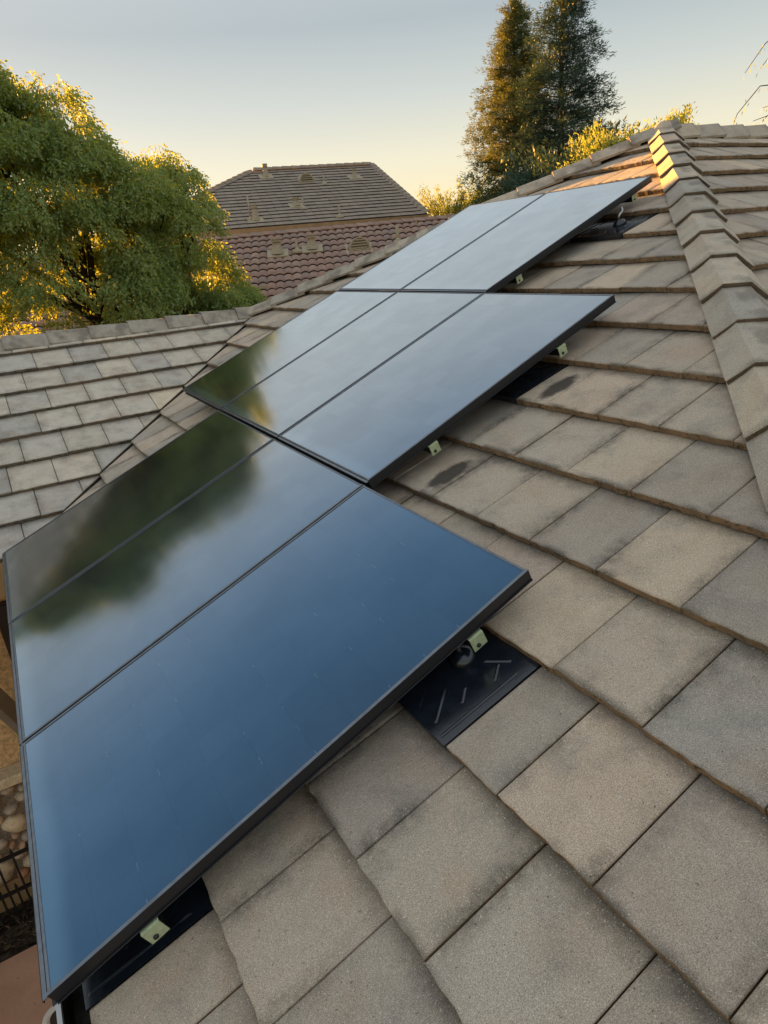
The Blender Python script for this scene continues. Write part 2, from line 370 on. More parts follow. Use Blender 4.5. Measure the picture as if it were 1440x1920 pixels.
def tile_poly_mesh(mb, poly, s0, t0, expo, drop, nb, org, ts, rs, fine=1, tilt=0.0, skew=0.0):
    """one tile from its outline in (s,t); mi 0 = face, 1 = cut edges and butt"""
    if area(poly) < 0: poly = poly[::-1]
    pts = []
    for i in range(len(poly)):
        p, q = poly[i], poly[(i+1) % len(poly)]
        L = math.hypot(q[0]-p[0], q[1]-p[1]); butt = abs(p[0]-s0) < .004 and abs(q[0]-s0) < .004
        k = max(1, int(L/(.026 if butt else .12))) if fine else 1
        for j in range(k):
            x = p[0]+(q[0]-p[0])*j/k; y = p[1]+(q[1]-p[1])*j/k
            if fine and butt and j: x += rs.uniform(-.003, .003)
            pts.append((x, y))
    n = len(pts); cx = sum(p[0] for p in pts)/n; cy = sum(p[1] for p in pts)/n
    def off(i, r):
        a, b, c = pts[i-1], pts[i], pts[(i+1) % n]
        n1 = (-(b[1]-a[1]), b[0]-a[0]); n2 = (-(c[1]-b[1]), c[0]-b[0])
        l1 = math.hypot(*n1) or 1; l2 = math.hypot(*n2) or 1
        nx = n1[0]/l1+n2[0]/l2; ny = n1[1]/l1+n2[1]/l2; l = math.hypot(nx, ny) or 1
        k = r/max(.45, l/2)
        return (b[0]+nx/l*k, b[1]+ny/l*k)
    def top(x, y): return nb-drop*(x-s0)/expo+tilt*(y-t0-.15)+skew*(x-s0)
    rings = []
    B = .0035
    for r, dz in ((.0, -.033), (0.0, -.0065), (.002, -.0025), (.007, -.0004)):
        rings.append([(off(i, r), dz) for i in range(n)])
    vs = []; uvs = []
    for ring in rings:
        for (x, y), dz in ring:
            vs.append(Vector((x-org[0], (y-org[1])*ts, top(x, y)+dz))); uvs.append((y-t0, x-s0))
    if ts < 0: pass
    fs = []; mi = []
    for k in range(3):
        for i in range(n):
            j = (i+1) % n; f = (k*n+i, k*n+j, (k+1)*n+j, (k+1)*n+i)
            fs.append(f); mi.append(1 if k == 0 else 0)
    fs.append(tuple(3*n+i for i in range(n))); mi.append(0)
    if ts < 0: fs = [f[::-1] for f in fs]
    mb.mesh_part(vs, fs, mi, uvs)

# ---- the house thing
house = tag(empty('tiled_house', loc=(0.5, 0, 0)), 'house carrying the solar panels, hipped roof of flat grey brown tiles', 'house')
def hpart(name, mb, mats, smooth=False):
    o = mb.build(name, mats, house, smooth=smooth); o.location = -Vector((0.5,0,0)); return o
def offs(mw):
    mm = mw.copy(); mm.translation = mm.translation-Vector((0.5,0,0)); return mm

e1, w1, s_0, t_0 = .363, .3028, .7325, -.3582
hip1 = lambda p: 1.165*p[1]+2.89-p[0]
hip2 = lambda p: -1.15*p[1]+10.16-p[0]
val = lambda p: p[0]-(1.175*p[1]-4.02)-.012
FLASH = {1: (-.147, .31), -2: (.025, .48), 5: (1.055, 1.51), 10: (1.866, 2.33)}
# panel array in the slope's frame (slightly out of true with the tiles)
PW, PL, GR = 1.05, 1.6472, .031
Rp = Matrix(((0.99998599, 0.00212035, 0.00485328),(-0.00206988, 0.99994398, -0.0103803),(-0.00487502, 0.01037011, 0.99993433)))
pc = M_arr = None
Marr = Matrix.Translation(F.w(2.5, 2, 0)) @ Rp.to_4x4() @ Matrix.Translation(-F.w(2.5, 2, 0)) @ F.mat(0, 0, 0)
ROWS = [(0, 3), (1, 4), (2, 4)]       # columns [from, to) of each row
def under_panels(s, t):
    for r, (c0, c1) in enumerate(ROWS):
        if r*(PL+GR)+.12 < s < r*(PL+GR)+PL-.12 and c0*PW+.28 < t < c1*PW-.02: return True
    return False

cand = []      # (visible size, slope name, args)
def gen_slope(nm, fr, rows, clips, flash=None, tmin=-4, tmax=10, expo=e1, width=w1, tj=None, stag=None):
    for n in rows:
        s0 = stag(n)
        base, par = tj(n)
        ks = range(int((tmin-base)/width)-1, int((tmax-base)/width)+2)
        for k in ks:
            a = base+k*width+.0018; b = base+(k+1)*width-.0018
            segs = [(a, b)]
            if flash and n in flash:
                f0, f1 = flash[n]; ns = []
                for (x, y) in segs:
                    if y <= f0+.002 or x >= f1-.002: ns.append((x, y))
                    else:
                        if x < f0-.02: ns.append((x, f0-.002))
                        if y > f1+.02: ns.append((f1+.002, y))
                segs = ns
            for (x, y) in segs:
                top = s0+expo+.055
                if flash and (n+1) in flash:
                    top = s0+expo+.055
                poly = [(s0, x), (s0, y), (top, y), (top, x)]
                for c in clips:
                    if poly: poly = clip(poly, c)
                if len(poly) < 3 or abs(area(poly)) < .004: continue
                cs = sum(p[0] for p in poly)/len(poly); ct = sum(p[1] for p in poly)/len(poly)
                if cs < s0-.01: continue
                vis = 0.0; P = fr.w(cs, ct, 0); q = proj(P)
                if q and -.08 < q[0] < 1.08 and -.05 < q[1] < 1.05: vis = abs(area(poly))/q[2]**2
                if nm == 'F' and under_panels(cs, ct): vis = 0
                cand.append((vis, nm, n, (s0, a), poly))
clipF = [hip1, hip2, val]
gen_slope('F', F, range(-2, 17), clipF, FLASH, -3.2, 7.0, tj=lambda n: (t_0+(w1/2 if n % 2 == 0 else 0), 0), stag=lambda n: s_0+n*e1)
# valley seen from the wing: x < x_valley(y)
def val_w(p):
    P = W.w(p[0], p[1], 0); y = P.y; s = 1.175*y-4.02; xv = s*math.cos(AP)+D*math.sin(AP); return (xv-.012)-P.x
wrow = [.690, .344, .002, -.334, -.682, -1.03, -1.36, -1.70]
gen_slope('W', W, range(len(wrow)), [val_w, lambda p: 1.27-p[0]], None, -6.5, 4.0, expo=.343, width=.323,
          tj=lambda n: (.28+(.16 if n % 2 == 1 else -.02+.32-.0), 0) if n != 0 else (.58, 0), stag=lambda n: wrow[n])
gen_slope('W', W, range(100, 101), [val_w, lambda p: 1.27-p[0]], None, -6.5, 4.0, expo=.343, width=.323, tj=lambda n: (.42, 0), stag=lambda n: 1.035)
def hip_g(p):   # right of the hip
    P = G.w(p[0], p[1], 0); s = 1.165*P.y+2.89; xh = s*math.cos(AP)+D*math.sin(AP); return P.x-xh
gen_slope('G', G, range(0, 19), [hip_g, lambda p: .02-p[0]], None, -1.0, 11.0, expo=.369, width=w1,
          tj=lambda n: (.1+(w1/2 if n % 2 else 0), 0), stag=lambda n: -.36-.369*n)
cand.sort(key=lambda c: -c[0])
frames = {'F': (F, -D, e1, .038), 'W': (W, 0.0, .343, .036), 'G': (G, 0.0, .369, .038)}
rest = {'F': MB(), 'W': MB(), 'G': MB()}
slopes = {}
for nm, (fr, nn, ex, dr) in frames.items():
    mb = MB()   # the dark underlay of each slope
    lo, hi, ta, tb = {'F': (-.03, 6.6, -3.3, 6.4), 'W': (-1.72, 1.3, -6.5, 3.2), 'G': (-7.2, 0.05, -1.5, 11)}[nm]
    poly = [(lo, ta), (lo, tb), (hi, tb), (hi, ta)]
    for c in {'F': [hip1, hip2, lambda p: p[0]-(1.175*p[1]-4.02)], 'W': [val_w], 'G': [hip_g]}[nm]: poly = clip(poly, c)
    mb.poly([fr.w(p[0], p[1], nn-.078) for p in (poly if area(poly)*tsign(fr) > 0 else poly[::-1])])
    slopes[nm] = hpart('roof_slope', mb, M_under)
slopes['F']['label'] = 'main roof slope under the solar panels'; slopes['W']['label'] = 'wing roof slope beyond the valley'; slopes['G']['label'] = 'roof slope right of the hip'
ntile = 0
for vis, nm, n, (s0, t0), poly in cand:
    fr, nn, ex, dr = frames[nm]; rs = random.Random(int(s0*1000)*7919+int(t0*1000))
    ts = tsign(fr); mt = [M_tile_w, M_butt_w] if nm == 'W' else [M_tile, M_butt]
    near = vis > .004
    kw = dict(tilt=rs.uniform(-.008, .008), skew=rs.uniform(-.004, .004))
    nb = rs.uniform(-.002, .003); sh = rs.uniform(-.003, .003) if vis else 0
    poly = [(p[0]+(sh if abs(p[0]-s0) < .002 else 0), p[1]) for p in poly]; s0 = s0+sh
    if vis > 0 and ntile < 298:
        mb = MB(); cs = sum(p[0] for p in poly)/len(poly); ct = sum(p[1] for p in poly)/len(poly)
        tile_poly_mesh(mb, poly, s0, t0, ex, dr, nb, (cs, ct), ts, rs, 1, **kw)
        if nm == 'F' and n in (3, 5) and poly and t0 < .92 < t0+w1: mt = [M_stain_a, M_butt]
        elif nm == 'F' and n == 4 and False: pass
        me = mb.mesh('roof_tile', mt); o = link('roof_tile', me, slopes[nm], fm(fr, cs, ct, nn)); ntile += 1
    else:
        base = MB(); tile_poly_mesh(base, poly, s0, t0, ex, dr, nb, (0, 0), ts, rs, 0, **kw)
        M4 = fm(fr, 0, 0, nn); r = rest[nm]
        r.mesh_part([M4 @ v_ for v_ in [Vector(v) for v in base.v]], base.f, base.m, None)
        # keep the face uv
        r.uv[-len(base.uv):] = base.uv
for nm in rest:
    if rest[nm].f:
        o = rest[nm].build('roof_tiles', [M_tile_w, M_butt_w] if nm == 'W' else [M_tile, M_butt], slopes[nm]); o['kind'] = 'stuff'
# valley metal
mb = MB()
for k in (-1, 1):
    a = F.w(1.175*3.42-4.02, 3.42, -D-.066); b = F.w(3.15, 6.1, -D-.066)
    mb.poly([a, b, b+Vector((.16*k, -.16*k, .062 if k > 0 else .075)), a+Vector((.16*k, -.16*k, .062 if k > 0 else .075))][::k])
hpart('valley_flashing', mb, M_rail)
# hidden back slopes
mb = MB()
J = F.w(3.15, 6.1, -D); hb = 3.05
mb.poly([APEX, J, Vector((J.x-.4, J.y+1.0, J.z-.55)), Vector((J.x+4.5, APEX.y+5.4, APEX.z-2.42)), Vector((13, APEX.y+5.4, APEX.z-2.42)), Vector((13, APEX.y, APEX.z))][::-1])
mb.poly([J, Vector((-6.5, J.y, J.z)), Vector((-6.5, J.y+2.6, J.z-1.17)), Vector((J.x+1, J.y+2.6, J.z-1.17))][::1])
hpart('back_slope', mb, M_tile)

# ---- ridge caps
def cap_mesh(L, half, top, flat, edge, th=.019, rs=random, taper=.012):
    """angular cap, x along the ridge with the butt at x=0; local z up"""
    mb = MB(); rings = []
    def prof(x, grow, o):
        h = half+grow; return [(-h, edge-o), (-h*.66, edge+(top-edge)*.55-o), (-flat, top-o*1.05), (flat, top-o*1.05), (h*.66, edge+(top-edge)*.55-o), (h, edge-o)]
    xs = [0, .004, .012, L*.33, L*.66, L]; outer = []; inner = []
    for x in xs:
        gr = (-.004 if x == 0 else 0)-taper*(x/L); lift = -.023*(x/L); o = .003 if x == 0 else 0
        outer.append([Vector((x, y, z+lift+rs.uniform(-.0008, .0008))) for y, z in prof(x, gr, o)])
        inner.append([Vector((x, y*.93, z+lift-th)) for y, z in prof(x, gr, 0)])
    n = 6; vs = [p for r in outer for p in r]; b = len(vs); vs += [p for r in inner for p in r]
    fs = []; mi = []
    for i in range(len(xs)-1):
        for k in range(n-1):
            fs.append((i*n+k, (i+1)*n+k, (i+1)*n+k+1, i*n+k+1)); mi.append(0)
            fs.append((b+i*n+k, b+i*n+k+1, b+(i+1)*n+k+1, b+(i+1)*n+k)); mi.append(1)
        for k in (0, n-1):
            q = (i*n+k, b+i*n+k, b+(i+1)*n+k, (i+1)*n+k); fs.append(q if k == 0 else q[::-1]); mi.append(0)
    for k in range(n-1): fs.append((k, k+1, b+k+1, b+k)); mi.append(1)
    e = (len(xs)-1)*n
    for k in range(n-1): fs.append((e+k, b+e+k, b+e+k+1, e+k+1)); mi.append(1)
    fs = [f[::-1] for f in fs]
    mb.mesh_part(vs, fs, mi); return mb.mesh('ridge_cap', [M_cap, M_cap_butt])
M_cap_butt = butt_mat('cap_butt', (.12,.105,.085), (.07,.062,.05))
def cap_line(P0, P1, spacing, first, count, half, top, flat, edge, L=.43):
    """caps from the low end; butt k at first + k*spacing from P0"""
    d = (P1-P0).normalized(); yv = Vector((0,0,1)).cross(d).normalized(); zv = d.cross(yv)
    variants = [cap_mesh(L, half, top, flat, edge, rs=random.Random(k)) for k in range(4)]
    for k in range(count):
        x = first+k*spacing
        o = link('ridge_cap', variants[k % 4], house)
        mm = Matrix((d, yv, zv)).transposed().to_4x4()
        mm.translation = P0+d*x+Vector((random.uniform(-.003,.003), random.uniform(-.003,.003), random.uniform(-.002,.004)))
        o.matrix_basis = offs(mm @ Matrix.Rotation(random.uniform(-.012,.012), 4, 'Z') @ Matrix.Rotation(random.uniform(-.02,.02), 4, 'X'))
H1a = F.w(1.165*(-2.4)+2.89, -2.4, -D)
hl = (APEX-H1a).length; sl = (6.55-(1.165*(-2.4)+2.89))
perS = hl/sl
first = ((6.06+.0) - (1.165*(-2.4)+2.89)-.07)*perS
k0 = int(first/(.304*perS)); f0 = first-k0*.304*perS
cap_line(H1a, APEX, .304*perS, f0, k0+2, .152, .054, .060, -.022)
J2 = F.w(-1.15*6.1+10.16, 6.1, -D); hl2 = (APEX-J2).length; per2 = hl2/(6.55-(-1.15*6.1+10.16))
cap_line(J2, APEX, .27*per2, -.09, 13, .148, .075, .048, -.006)
WR0 = Vector((-6.34, 6.13, W.w((6.13-5)/math.cos(b_), 0, 0).z)); 
cap_line(WR0, WR0+Vector((1,0,0)), .393, (.366+6.34)-.393*17, 24, .148, .058, .048, -.052)
cap_line(Vector((12, APEX.y, APEX.z)), APEX, .393, .05, int((12-APEX.x)/.393), .148, .062, .048, -.05)
# apex mortar
mb = MB(); mb.lathe([(.16,-.06),(.13,.02),(.06,.075),(.0,.085)], c=APEX, n=12); hpart('apex_mortar', mb, M_cap)

# ---- eaves, gutters, walls
mb = MB()
ez = F.w(0, 0, -D).z
gx = -.135
def gutter(mb, a, b, out, depth=.11, wdt=.12):
    """U trough from a to b; out = horizontal unit vector away from the house; a,b at the top inner edge"""
    a, b, out = Vector(a), Vector(b), Vector(out); up = Vector((0,0,1))
    prof = [(0,0),(0,-depth),(wdt*.8,-depth),(wdt,-.02),(wdt,0),(wdt-.012,0),(wdt-.012,-.02),(wdt*.78,-depth+.004),(.003,-depth+.004),(.003,0)]
    for i in range(len(prof)):
        p, q = prof[i], prof[(i+1) % len(prof)]
        mb.poly([a+out*p[0]+up*p[1], b+out*p[0]+up*p[1], b+out*q[0]+up*q[1], a+out*q[0]+up*q[1]], 1 if i >= 6 else 0)
gutter(mb, (.082, -3.3, ez-.055), (.082, 3.36, ez-.055), (-1,0,0), wdt=.105)
hpart('gutter', mb, [M_gutter, M_gutter_in])
wy = 3.50; wz = W.w(-1.70, 0, 0)
mb = MB(); gutter(mb, (-6.5, wz.y-.012, wz.z-.045), (-.14, wz.y-.012, wz.z-.045), (0,-1,0), depth=.045, wdt=.10)
hpart('gutter', mb, [M_gutter, M_gutter_in])
mb = MB(); mb.box((.083, -3.3, ez-.24), (.106, 3.38, ez-.02)); hpart('fascia', mb, M_fascia)
mb = MB(); mb.box((-6.5, wz.y-.010, wz.z-.27), (-.02, wz.y+.015, wz.z-.03)); hpart('fascia', mb, M_fascia)
mb = MB(); mb.box((.107, -3.3, ez-.245), (.5, 3.9, ez-.215)); mb.box((-6.5, wz.y+.016, wz.z-.275), (.105, 3.95, wz.z-.25)); hpart('soffit', mb, M_fascia)
mb = MB(); mb.box((.45, -3.0, 0), (.6, 3.92, ez-.22)); wall_f = hpart('wall', mb, M_stucco)
mb = MB(); mb.box((-6.3, 3.92, 0), (.46, 4.05, wz.z-.24)); mb.box((-6.3, 4.05, 0), (-6.15, 8.5, wz.z-.24)); mb.box((-6.3, 8.4, 0), (12, 8.5, wz.z-.24)); mb.box((11.9, -3, 0), (12, 8.4, 3.3)); mb.box((.46,-3,0),(11.9,-2.9,2.9))
wall_w = hpart('wall', mb, M_stucco); wall_w['label'] = 'ochre stucco wall of the wing below its gutter'
# dark window beside the stucco pier, downspout, wainscot with river rock
mb = MB(); mb.bbox((-.24, 3.895, 1.75), (.3, 3.925, 2.69), .004); win = hpart('window', mb, M_darkwood)
mb = MB(); mb.box((-.215, 3.885, 1.8), (.26, 3.897, 2.665)); o = mb.build('pane', M_window, win)
mb = MB()
def dbox(mb, p, q, up, a, b, r=.004):
    """bar from p to q, a wide (across), b high along up"""
    p, q = Vector(p), Vector(q); d = (q-p); L = d.length; d.normalize(); s = d.cross(Vector(up)).normalized(); u = s.cross(d)
    mm = Matrix((d, s, u)).transposed().to_4x4(); mm.translation = p; mb.bbox((0,-a/2,-b/2), (L,a/2,b/2), r, M=mm)
DS0, DS1 = (-.422, 3.45, 2.336), (-.242, 3.80, 1.508)
dbox(mb, DS0, DS1, (1,-1.2,.4), .11, .11); dbox(mb, DS1, (DS1[0]+.0, DS1[1]+.0, DS1[2]-.45), (1,-1,0), .11, .11); dbox(mb, DS0, (DS0[0], DS0[1], DS0[2]+.5), (1,-1,0), .11, .11)
hpart('downspout', mb, M_downsp)
mb = MB(); mb.box((-6.3, 3.83, 0), (.2, 3.918, 1.20)); wains = hpart('stone_wainscot', mb, M_mortar)
mb = MB(); mb.bbox((-6.3, 3.74, 1.202), (.25, 3.917, 1.29), .012); hpart('wainscot_cap', mb, M_cap_stone)
def rock(mb_, c, rx, rz, ry, seed):
    rs = random.Random(seed); n, mm = 9, 6; vs = []; fs = []
    ph = [rs.uniform(0, 6.28) for _ in range(3)]; rot = rs.uniform(-.5, .5)
    for i in range(mm+1):
        th = math.pi*i/mm
        for k in range(n):
            a = 2*math.pi*k/n; q = 1+.10*math.sin(2*a+ph[0])+.07*math.sin(3*a+ph[1])
            x, z = math.sin(th)*math.cos(a)*rx*q, math.sin(th)*math.sin(a)*rz*q; y = -math.cos(th)*ry
            vs.append(Vector((c[0]+x*math.cos(rot)-z*math.sin(rot), c[1]+y, c[2]+x*math.sin(rot)+z*math.cos(rot))))
    for i in range(mm):
        for k in range(n): fs.append((i*n+k, i*n+(k+1)%n, (i+1)*n+(k+1)%n, (i+1)*n+k))
    mb_.mesh_part(vs, fs)
rr = random.Random(3); placed = []
for tries in range(6000):
    r0 = rr.choice([.16,.14,.12,.10,.08,.05]) if tries < 3000 else rr.choice([.05,.035,.028])
    x, z = rr.uniform(-1.9, -.1), rr.uniform(.28, 1.18)
    if z+r0*.8 > 1.2: continue
    if all(((x-px)/(r0*1.12+pr_*1.12))**2+((z-pz)/(r0*.85+pr_*.85))**2 > 1 for px, pz, pr_ in placed):
        placed.append((x, z, r0)); mb = MB(); rock(mb, (x, 3.825, z), r0*1.08, r0*.85, .045+r0*.3, tries)
        o = mb.build('stone', M_stone, wains, smooth=True)
    if len(placed) > 130: break
mb = MB(); mb.bbox((-6.3, 3.80, 0), (.2, 3.829, .27), .004); hpart('wall_base', mb, M_fascia)

# ------------------------------------------------------------------ ground
mb = MB(); mb.poly([(-600,-600,-.02),(600,-600,-.02),(600,900,-.02),(-600,900,-.02)]); tag(mb.build('ground', M_ground), kind='structure')
mb = MB(); mb.bbox((-6, -4, -.10), (.44, 3.33, 0.0), .01); tag(mb.build('patio', M_slab), kind='structure')
mb = MB()
nx, ny = 60, 14; gx0, gx1, gy0, gy1 = -3.0, .43, 3.335, 3.9
vs = [Vector((gx0+(gx1-gx0)*i/nx, gy0+(gy1-gy0)*j/ny, -.008+.035*mnoise.noise(Vector((i*.55, j*.7, 0)))+rr.uniform(-.006,.006))) for j in range(ny+1) for i in range(nx+1)]
mb.mesh_part(vs, [(j*(nx+1)+i, j*(nx+1)+i+1, (j+1)*(nx+1)+i+1, (j+1)*(nx+1)+i) for j in range(ny) for i in range(nx)])
tag(mb.build('planting_bed_soil', M_soil), kind='structure')
mb = MB()
for k in range(900):
    x, y = rr.uniform(-2.6, .3), rr.uniform(3.37, 3.86); a = rr.uniform(0, 3.14); l = rr.uniform(.015, .05)
    d = Vector((math.cos(a), math.sin(a), rr.uniform(-.3,.5)))*l; c = Vector((x, y, rr.uniform(.01,.035))); p = Vector((-math.sin(a), math.cos(a), .2))*.005
    mb.mesh_part([c-d, c+p, c+d, c-p+Vector((0,0,.004))], [(0,3,2,1)])
tag(mb.build('wood_chips', simple('chips', (.1,.07,.045), .9, .1, 0, nz=9, amt=.6)), kind='stuff')
# drain cover
dc = tag(empty('drain_cover', loc=(-.575, 2.62, 0)), 'round white drain cover with a brown centre set in the terracotta patio', 'drain cover')
mb = MB(); mb.lathe([(.062,.002),(.066,.012),(.105,.012),(.112,.008),(.114,.002)], n=32); mb.build('ring', M_white, dc, smooth=True)
mb = MB(); mb.lathe([(.0,.006),(.061,.006),(.061,.0)][::-1], n=24); mb.build('grate', M_brown, dc)
# iron fence
fence = tag(empty('iron_fence', loc=(-1.0, 3.62, 0)), 'black iron fence with pointed pickets in front of the river rock wall', 'fence')
for z in (.67, .32): mb = MB(); mb.box((-2.4, -.012, z-.012), (1.2, .012, z+.012)); mb.build('rail', M_iron, fence)
mb = MB(); mb.box((-.007,-.007,-.05), (.007,.007,.69)); mb.lathe([(.010,.69),(.013,.70),(0,.75)], n=6); tall = mb.mesh('picket', M_iron)
mb = MB(); mb.box((-.007,-.007,-.05), (.007,.007,.35)); mb.lathe([(.010,.35),(.013,.36),(0,.41)], n=6); short = mb.mesh('picket', M_iron)
for k in range(62):
    link('picket', tall if k % 2 else short, fence, Matrix.Translation((-2.36+k*.0575, 0, 0)))

# ------------------------------------------------------------------ solar array
place = {(0,0): 'nearest solar panel of the lowest row, its whole blue face in view', (0,1): 'middle solar panel of the lowest row, half covered by a tree reflection',
 (0,2): 'farthest solar panel of the lowest row, almost black, beside the roof valley', (1,0): 'solar panel of the middle row with its side bare over the roof tiles',
 (1,1): 'centre solar panel of the middle row, between two others', (1,2): 'farthest solar panel of the middle row, dark reflection in its lower corner',
 (2,0): 'solar panel of the top row next to the hip and the sunlit tiles', (2,1): 'farthest solar panel of the top row, touching the skyline'}
pl = {}
CG = .012
def panel_parts():
    L, Wd = PL, PW-CG; H = .042; lip = .011
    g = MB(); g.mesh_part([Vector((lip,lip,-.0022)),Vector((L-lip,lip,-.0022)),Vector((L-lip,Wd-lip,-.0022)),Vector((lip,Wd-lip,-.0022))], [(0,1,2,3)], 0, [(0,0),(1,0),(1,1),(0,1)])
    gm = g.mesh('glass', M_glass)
    bs = MB(); bs.box((lip,lip,-.009), (L-lip,Wd-lip,-.005)); bsm = bs.mesh('backsheet', M_rail)
    long_ = MB(); long_.bbox((0,0,-H), (L,.0025,-.0012), .0006, mi=1); long_.bbox((.0003,.0,-.001), (L-.0003,lip,0), .0004)
    long_.bbox((0,.0028,-H), (L,.028,-H+.002), .0005, mi=1); long_.bbox((0,-.006,-H), (L,-.0003,-H+.003), .0008, mi=1)
    lm = long_.mesh('frame_rail', [M_frame, M_frame_shaded])
    sh = MB(); sh.bbox((0,.0028,-H), (.0025,Wd-.0028,-.0045), .0008, mi=1); sh.bbox((.0028,lip+.0003,-.004), (lip,Wd-lip-.0003,0), .0008)
    sh.bbox((-.013,.0,-.0075), (-.0003,Wd,-.003), .001); sh.bbox((-.015,.0,-.014), (-.0133,Wd,-.004), .0006, mi=1); sh.bbox((-.013,.0,-H), (-.0003,Wd,-H+.003), .0008, mi=1)
    sm = sh.mesh('frame_rail', [M_frame, M_frame_shaded])
    sh = MB(); sh.bbox((0,.0028,-H), (.0025,Wd-.0028,-.0045), .0008, mi=1); sh.bbox((.0028,lip+.0003,-.004), (lip,Wd-lip-.0003,0), .0008); sm2 = sh.mesh('frame_rail', [M_frame, M_frame_shaded])
    return gm, bsm, lm, sm, sm2
gm, bsm, lm, sm, sm2 = panel_parts()
for r, (c0, c1) in enumerate(ROWS):
    for k, c in enumerate(range(c0, c1)):
        mw = Marr @ Matrix.Translation((r*(PL+GR), c*PW+CG/2, 0)) @ Matrix.Translation((rr.uniform(-.002,.002), 0, 0)) @ Matrix.Rotation(rr.uniform(-.0012,.0012), 4, 'X') @ Matrix.Rotation(rr.uniform(-.0015,.0015), 4, 'Y')
        p = empty('solar_panel', mat=mw)
        tag(p, place[(r, k)], 'solar panel', 'solar panels on the main roof slope')
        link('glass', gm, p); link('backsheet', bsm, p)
        link('frame_rail', lm, p); link('frame_rail', lm, p, Matrix.Translation((PL, PW-CG, 0)) @ Matrix.Rotation(math.pi, 4, 'Z'))
        link('frame_rail', sm, p); link('frame_rail', sm2, p, Matrix.Translation((PL, PW-CG, 0)) @ Matrix.Rotation(math.pi, 4, 'Z'))
# rails with the pale end plates
rail_lab = {(0,0): 'lowest mounting rail, its pale green end plate near the bottom corner of the array', (0,1): 'second mounting rail from the eave, its end plate above the chevron flashing',
 (1,0): 'lower rail of the middle row, end plate beside the black tiles shadow', (1,1): 'upper rail of the middle row, end plate near the oval stain on a tile',
 (2,0): 'lower rail of the top row, end plate close above the middle row corner', (2,1): 'topmost mounting rail, end plate beside the steel hook at the sunlit tiles'}
for r, ss in enumerate([(.252,1.391),(2.037,2.901),(3.648,4.827)]):
    c0, c1 = ROWS[r]
    for k, s in enumerate(ss):
        tt = c0*PW+(.004 if r < 2 else .036)
        rl = empty('mounting_rail', mat=Marr @ Matrix.Translation((s, tt, -.045)))
        tag(rl, rail_lab[(r, k)], 'mounting rail', 'rails under the solar panels')
        mb = MB(); mb.bbox((-.02,.0,-.05), (.02,(c1-c0)*PW-.06,-.001), .003); mb.build('rail_bar', M_rail, rl)
        mb = MB(); mb.bbox((-.026,-.0115,-.054), (.026,-.0075,-.002), .001); mb.bbox((-.026,-.0073,-.0048),(.026,.03,-.002),.001); ep = mb.build('end_plate', M_zinc, rl)
        mb = MB(); Mx = Matrix.Translation((-.006,-.0116,-.038)) @ Matrix.Rotation(math.pi/2, 4, 'X')
        mb.lathe([(.0075,0),(.0075,.004),(.005,.006),(0,.006)], n=8, M=Mx); mb.build('bolt', M_bolt, ep)
# black metal flashings that replace tiles
flab = {1: 'black ribbed metal flashing showing its chevron ribs beside the near panel', -2: 'black ribbed flashing at the eave under the corner of the near panel',
        5: 'black flashing half hidden below the middle row of panels', 10: 'shiny black flashing with a steel hook beside the top panel'}
for n, (fa, fb) in FLASH.items():
    s0 = s_0+n*e1; Lf = e1+.05; Wf = fb-fa
    fl = empty('roof_flashing', mat=F.mat(s0, fa, -D)); tag(fl, flab[n], 'flashing', 'flashings that carry the rails')
    mb = MB(); z = lambda x: .004-.036*x/e1
    P = [Vector((-.006,0,z(0))),Vector((Lf,0,z(Lf))),Vector((Lf,Wf,z(Lf))),Vector((-.006,Wf,z(0)))]
    mb.mesh_part(P+[p-Vector((0,0,.003)) for p in P], [(0,1,2,3),(4,7,6,5),(0,4,5,1),(1,5,6,2),(2,6,7,3),(3,7,4,0)])
    mb.mesh_part([Vector((-.008,0,z(0))),Vector((-.008,Wf,z(0))),Vector((-.006,Wf,z(0)-.034)),Vector((-.006,0,z(0)-.034))], [(0,1,2,3)])
    mb.build('flashing_sheet', M_flash, fl)
    def rib(x0, y0, x1, y1, hh=.0028, ww=.005):
        m_ = MB(); p, q = Vector((x0,y0,z(x0)+.001)), Vector((x1,y1,z(x1)+.001)); d = (q-p).normalized(); s_ = Vector((-d.y, d.x, 0)).normalized()*ww
        e_ = d*ww*1.5; h_ = Vector((0,0,hh))
        m_.mesh_part([p-s_, p+s_, q+s_, q-s_, p+e_+h_, q-e_+h_], [(0,3,5,4),(1,4,5,2),(0,4,1),(3,2,5)]); m_.build('rib', M_flash, fl, smooth=False)
    for (a, b_2, c_, d_) in [(.006,.030,.30,.030),(.025,.161,.08,.205),(.024,.078,.123,.159),(.12,.073,.164,.112),(.236,.060,.288,.101),(.267,.146,.32,.078)]:
        rib(a, b_2, c_, d_); rib(a, Wf-b_2, c_, Wf-d_)
    pc_ = (.235 if n != 10 else .2, Wf/2-.015 if n != 10 else .185)
    mb = MB(); zz = z(pc_[0]); mb.lathe([(.048,0),(.044,.012),(.034,.026),(.016,.034),(.012,.036)], c=(pc_[0],pc_[1],zz), n=20); mb.build('dome', M_flash, fl, smooth=True)
    mb = MB(); c = Vector((pc_[0],pc_[1],zz))
    mb.tube([c+Vector(p) for p in [(0,0,.03),(0,0,.05),(.012,-.006,.062),(.034,-.01,.068),(.046,-.008,.08),(.046,0,.10)]], [.011,.010,.009,.009,.009,.009], n=8); mb.build('hook', M_steel, fl, smooth=True)

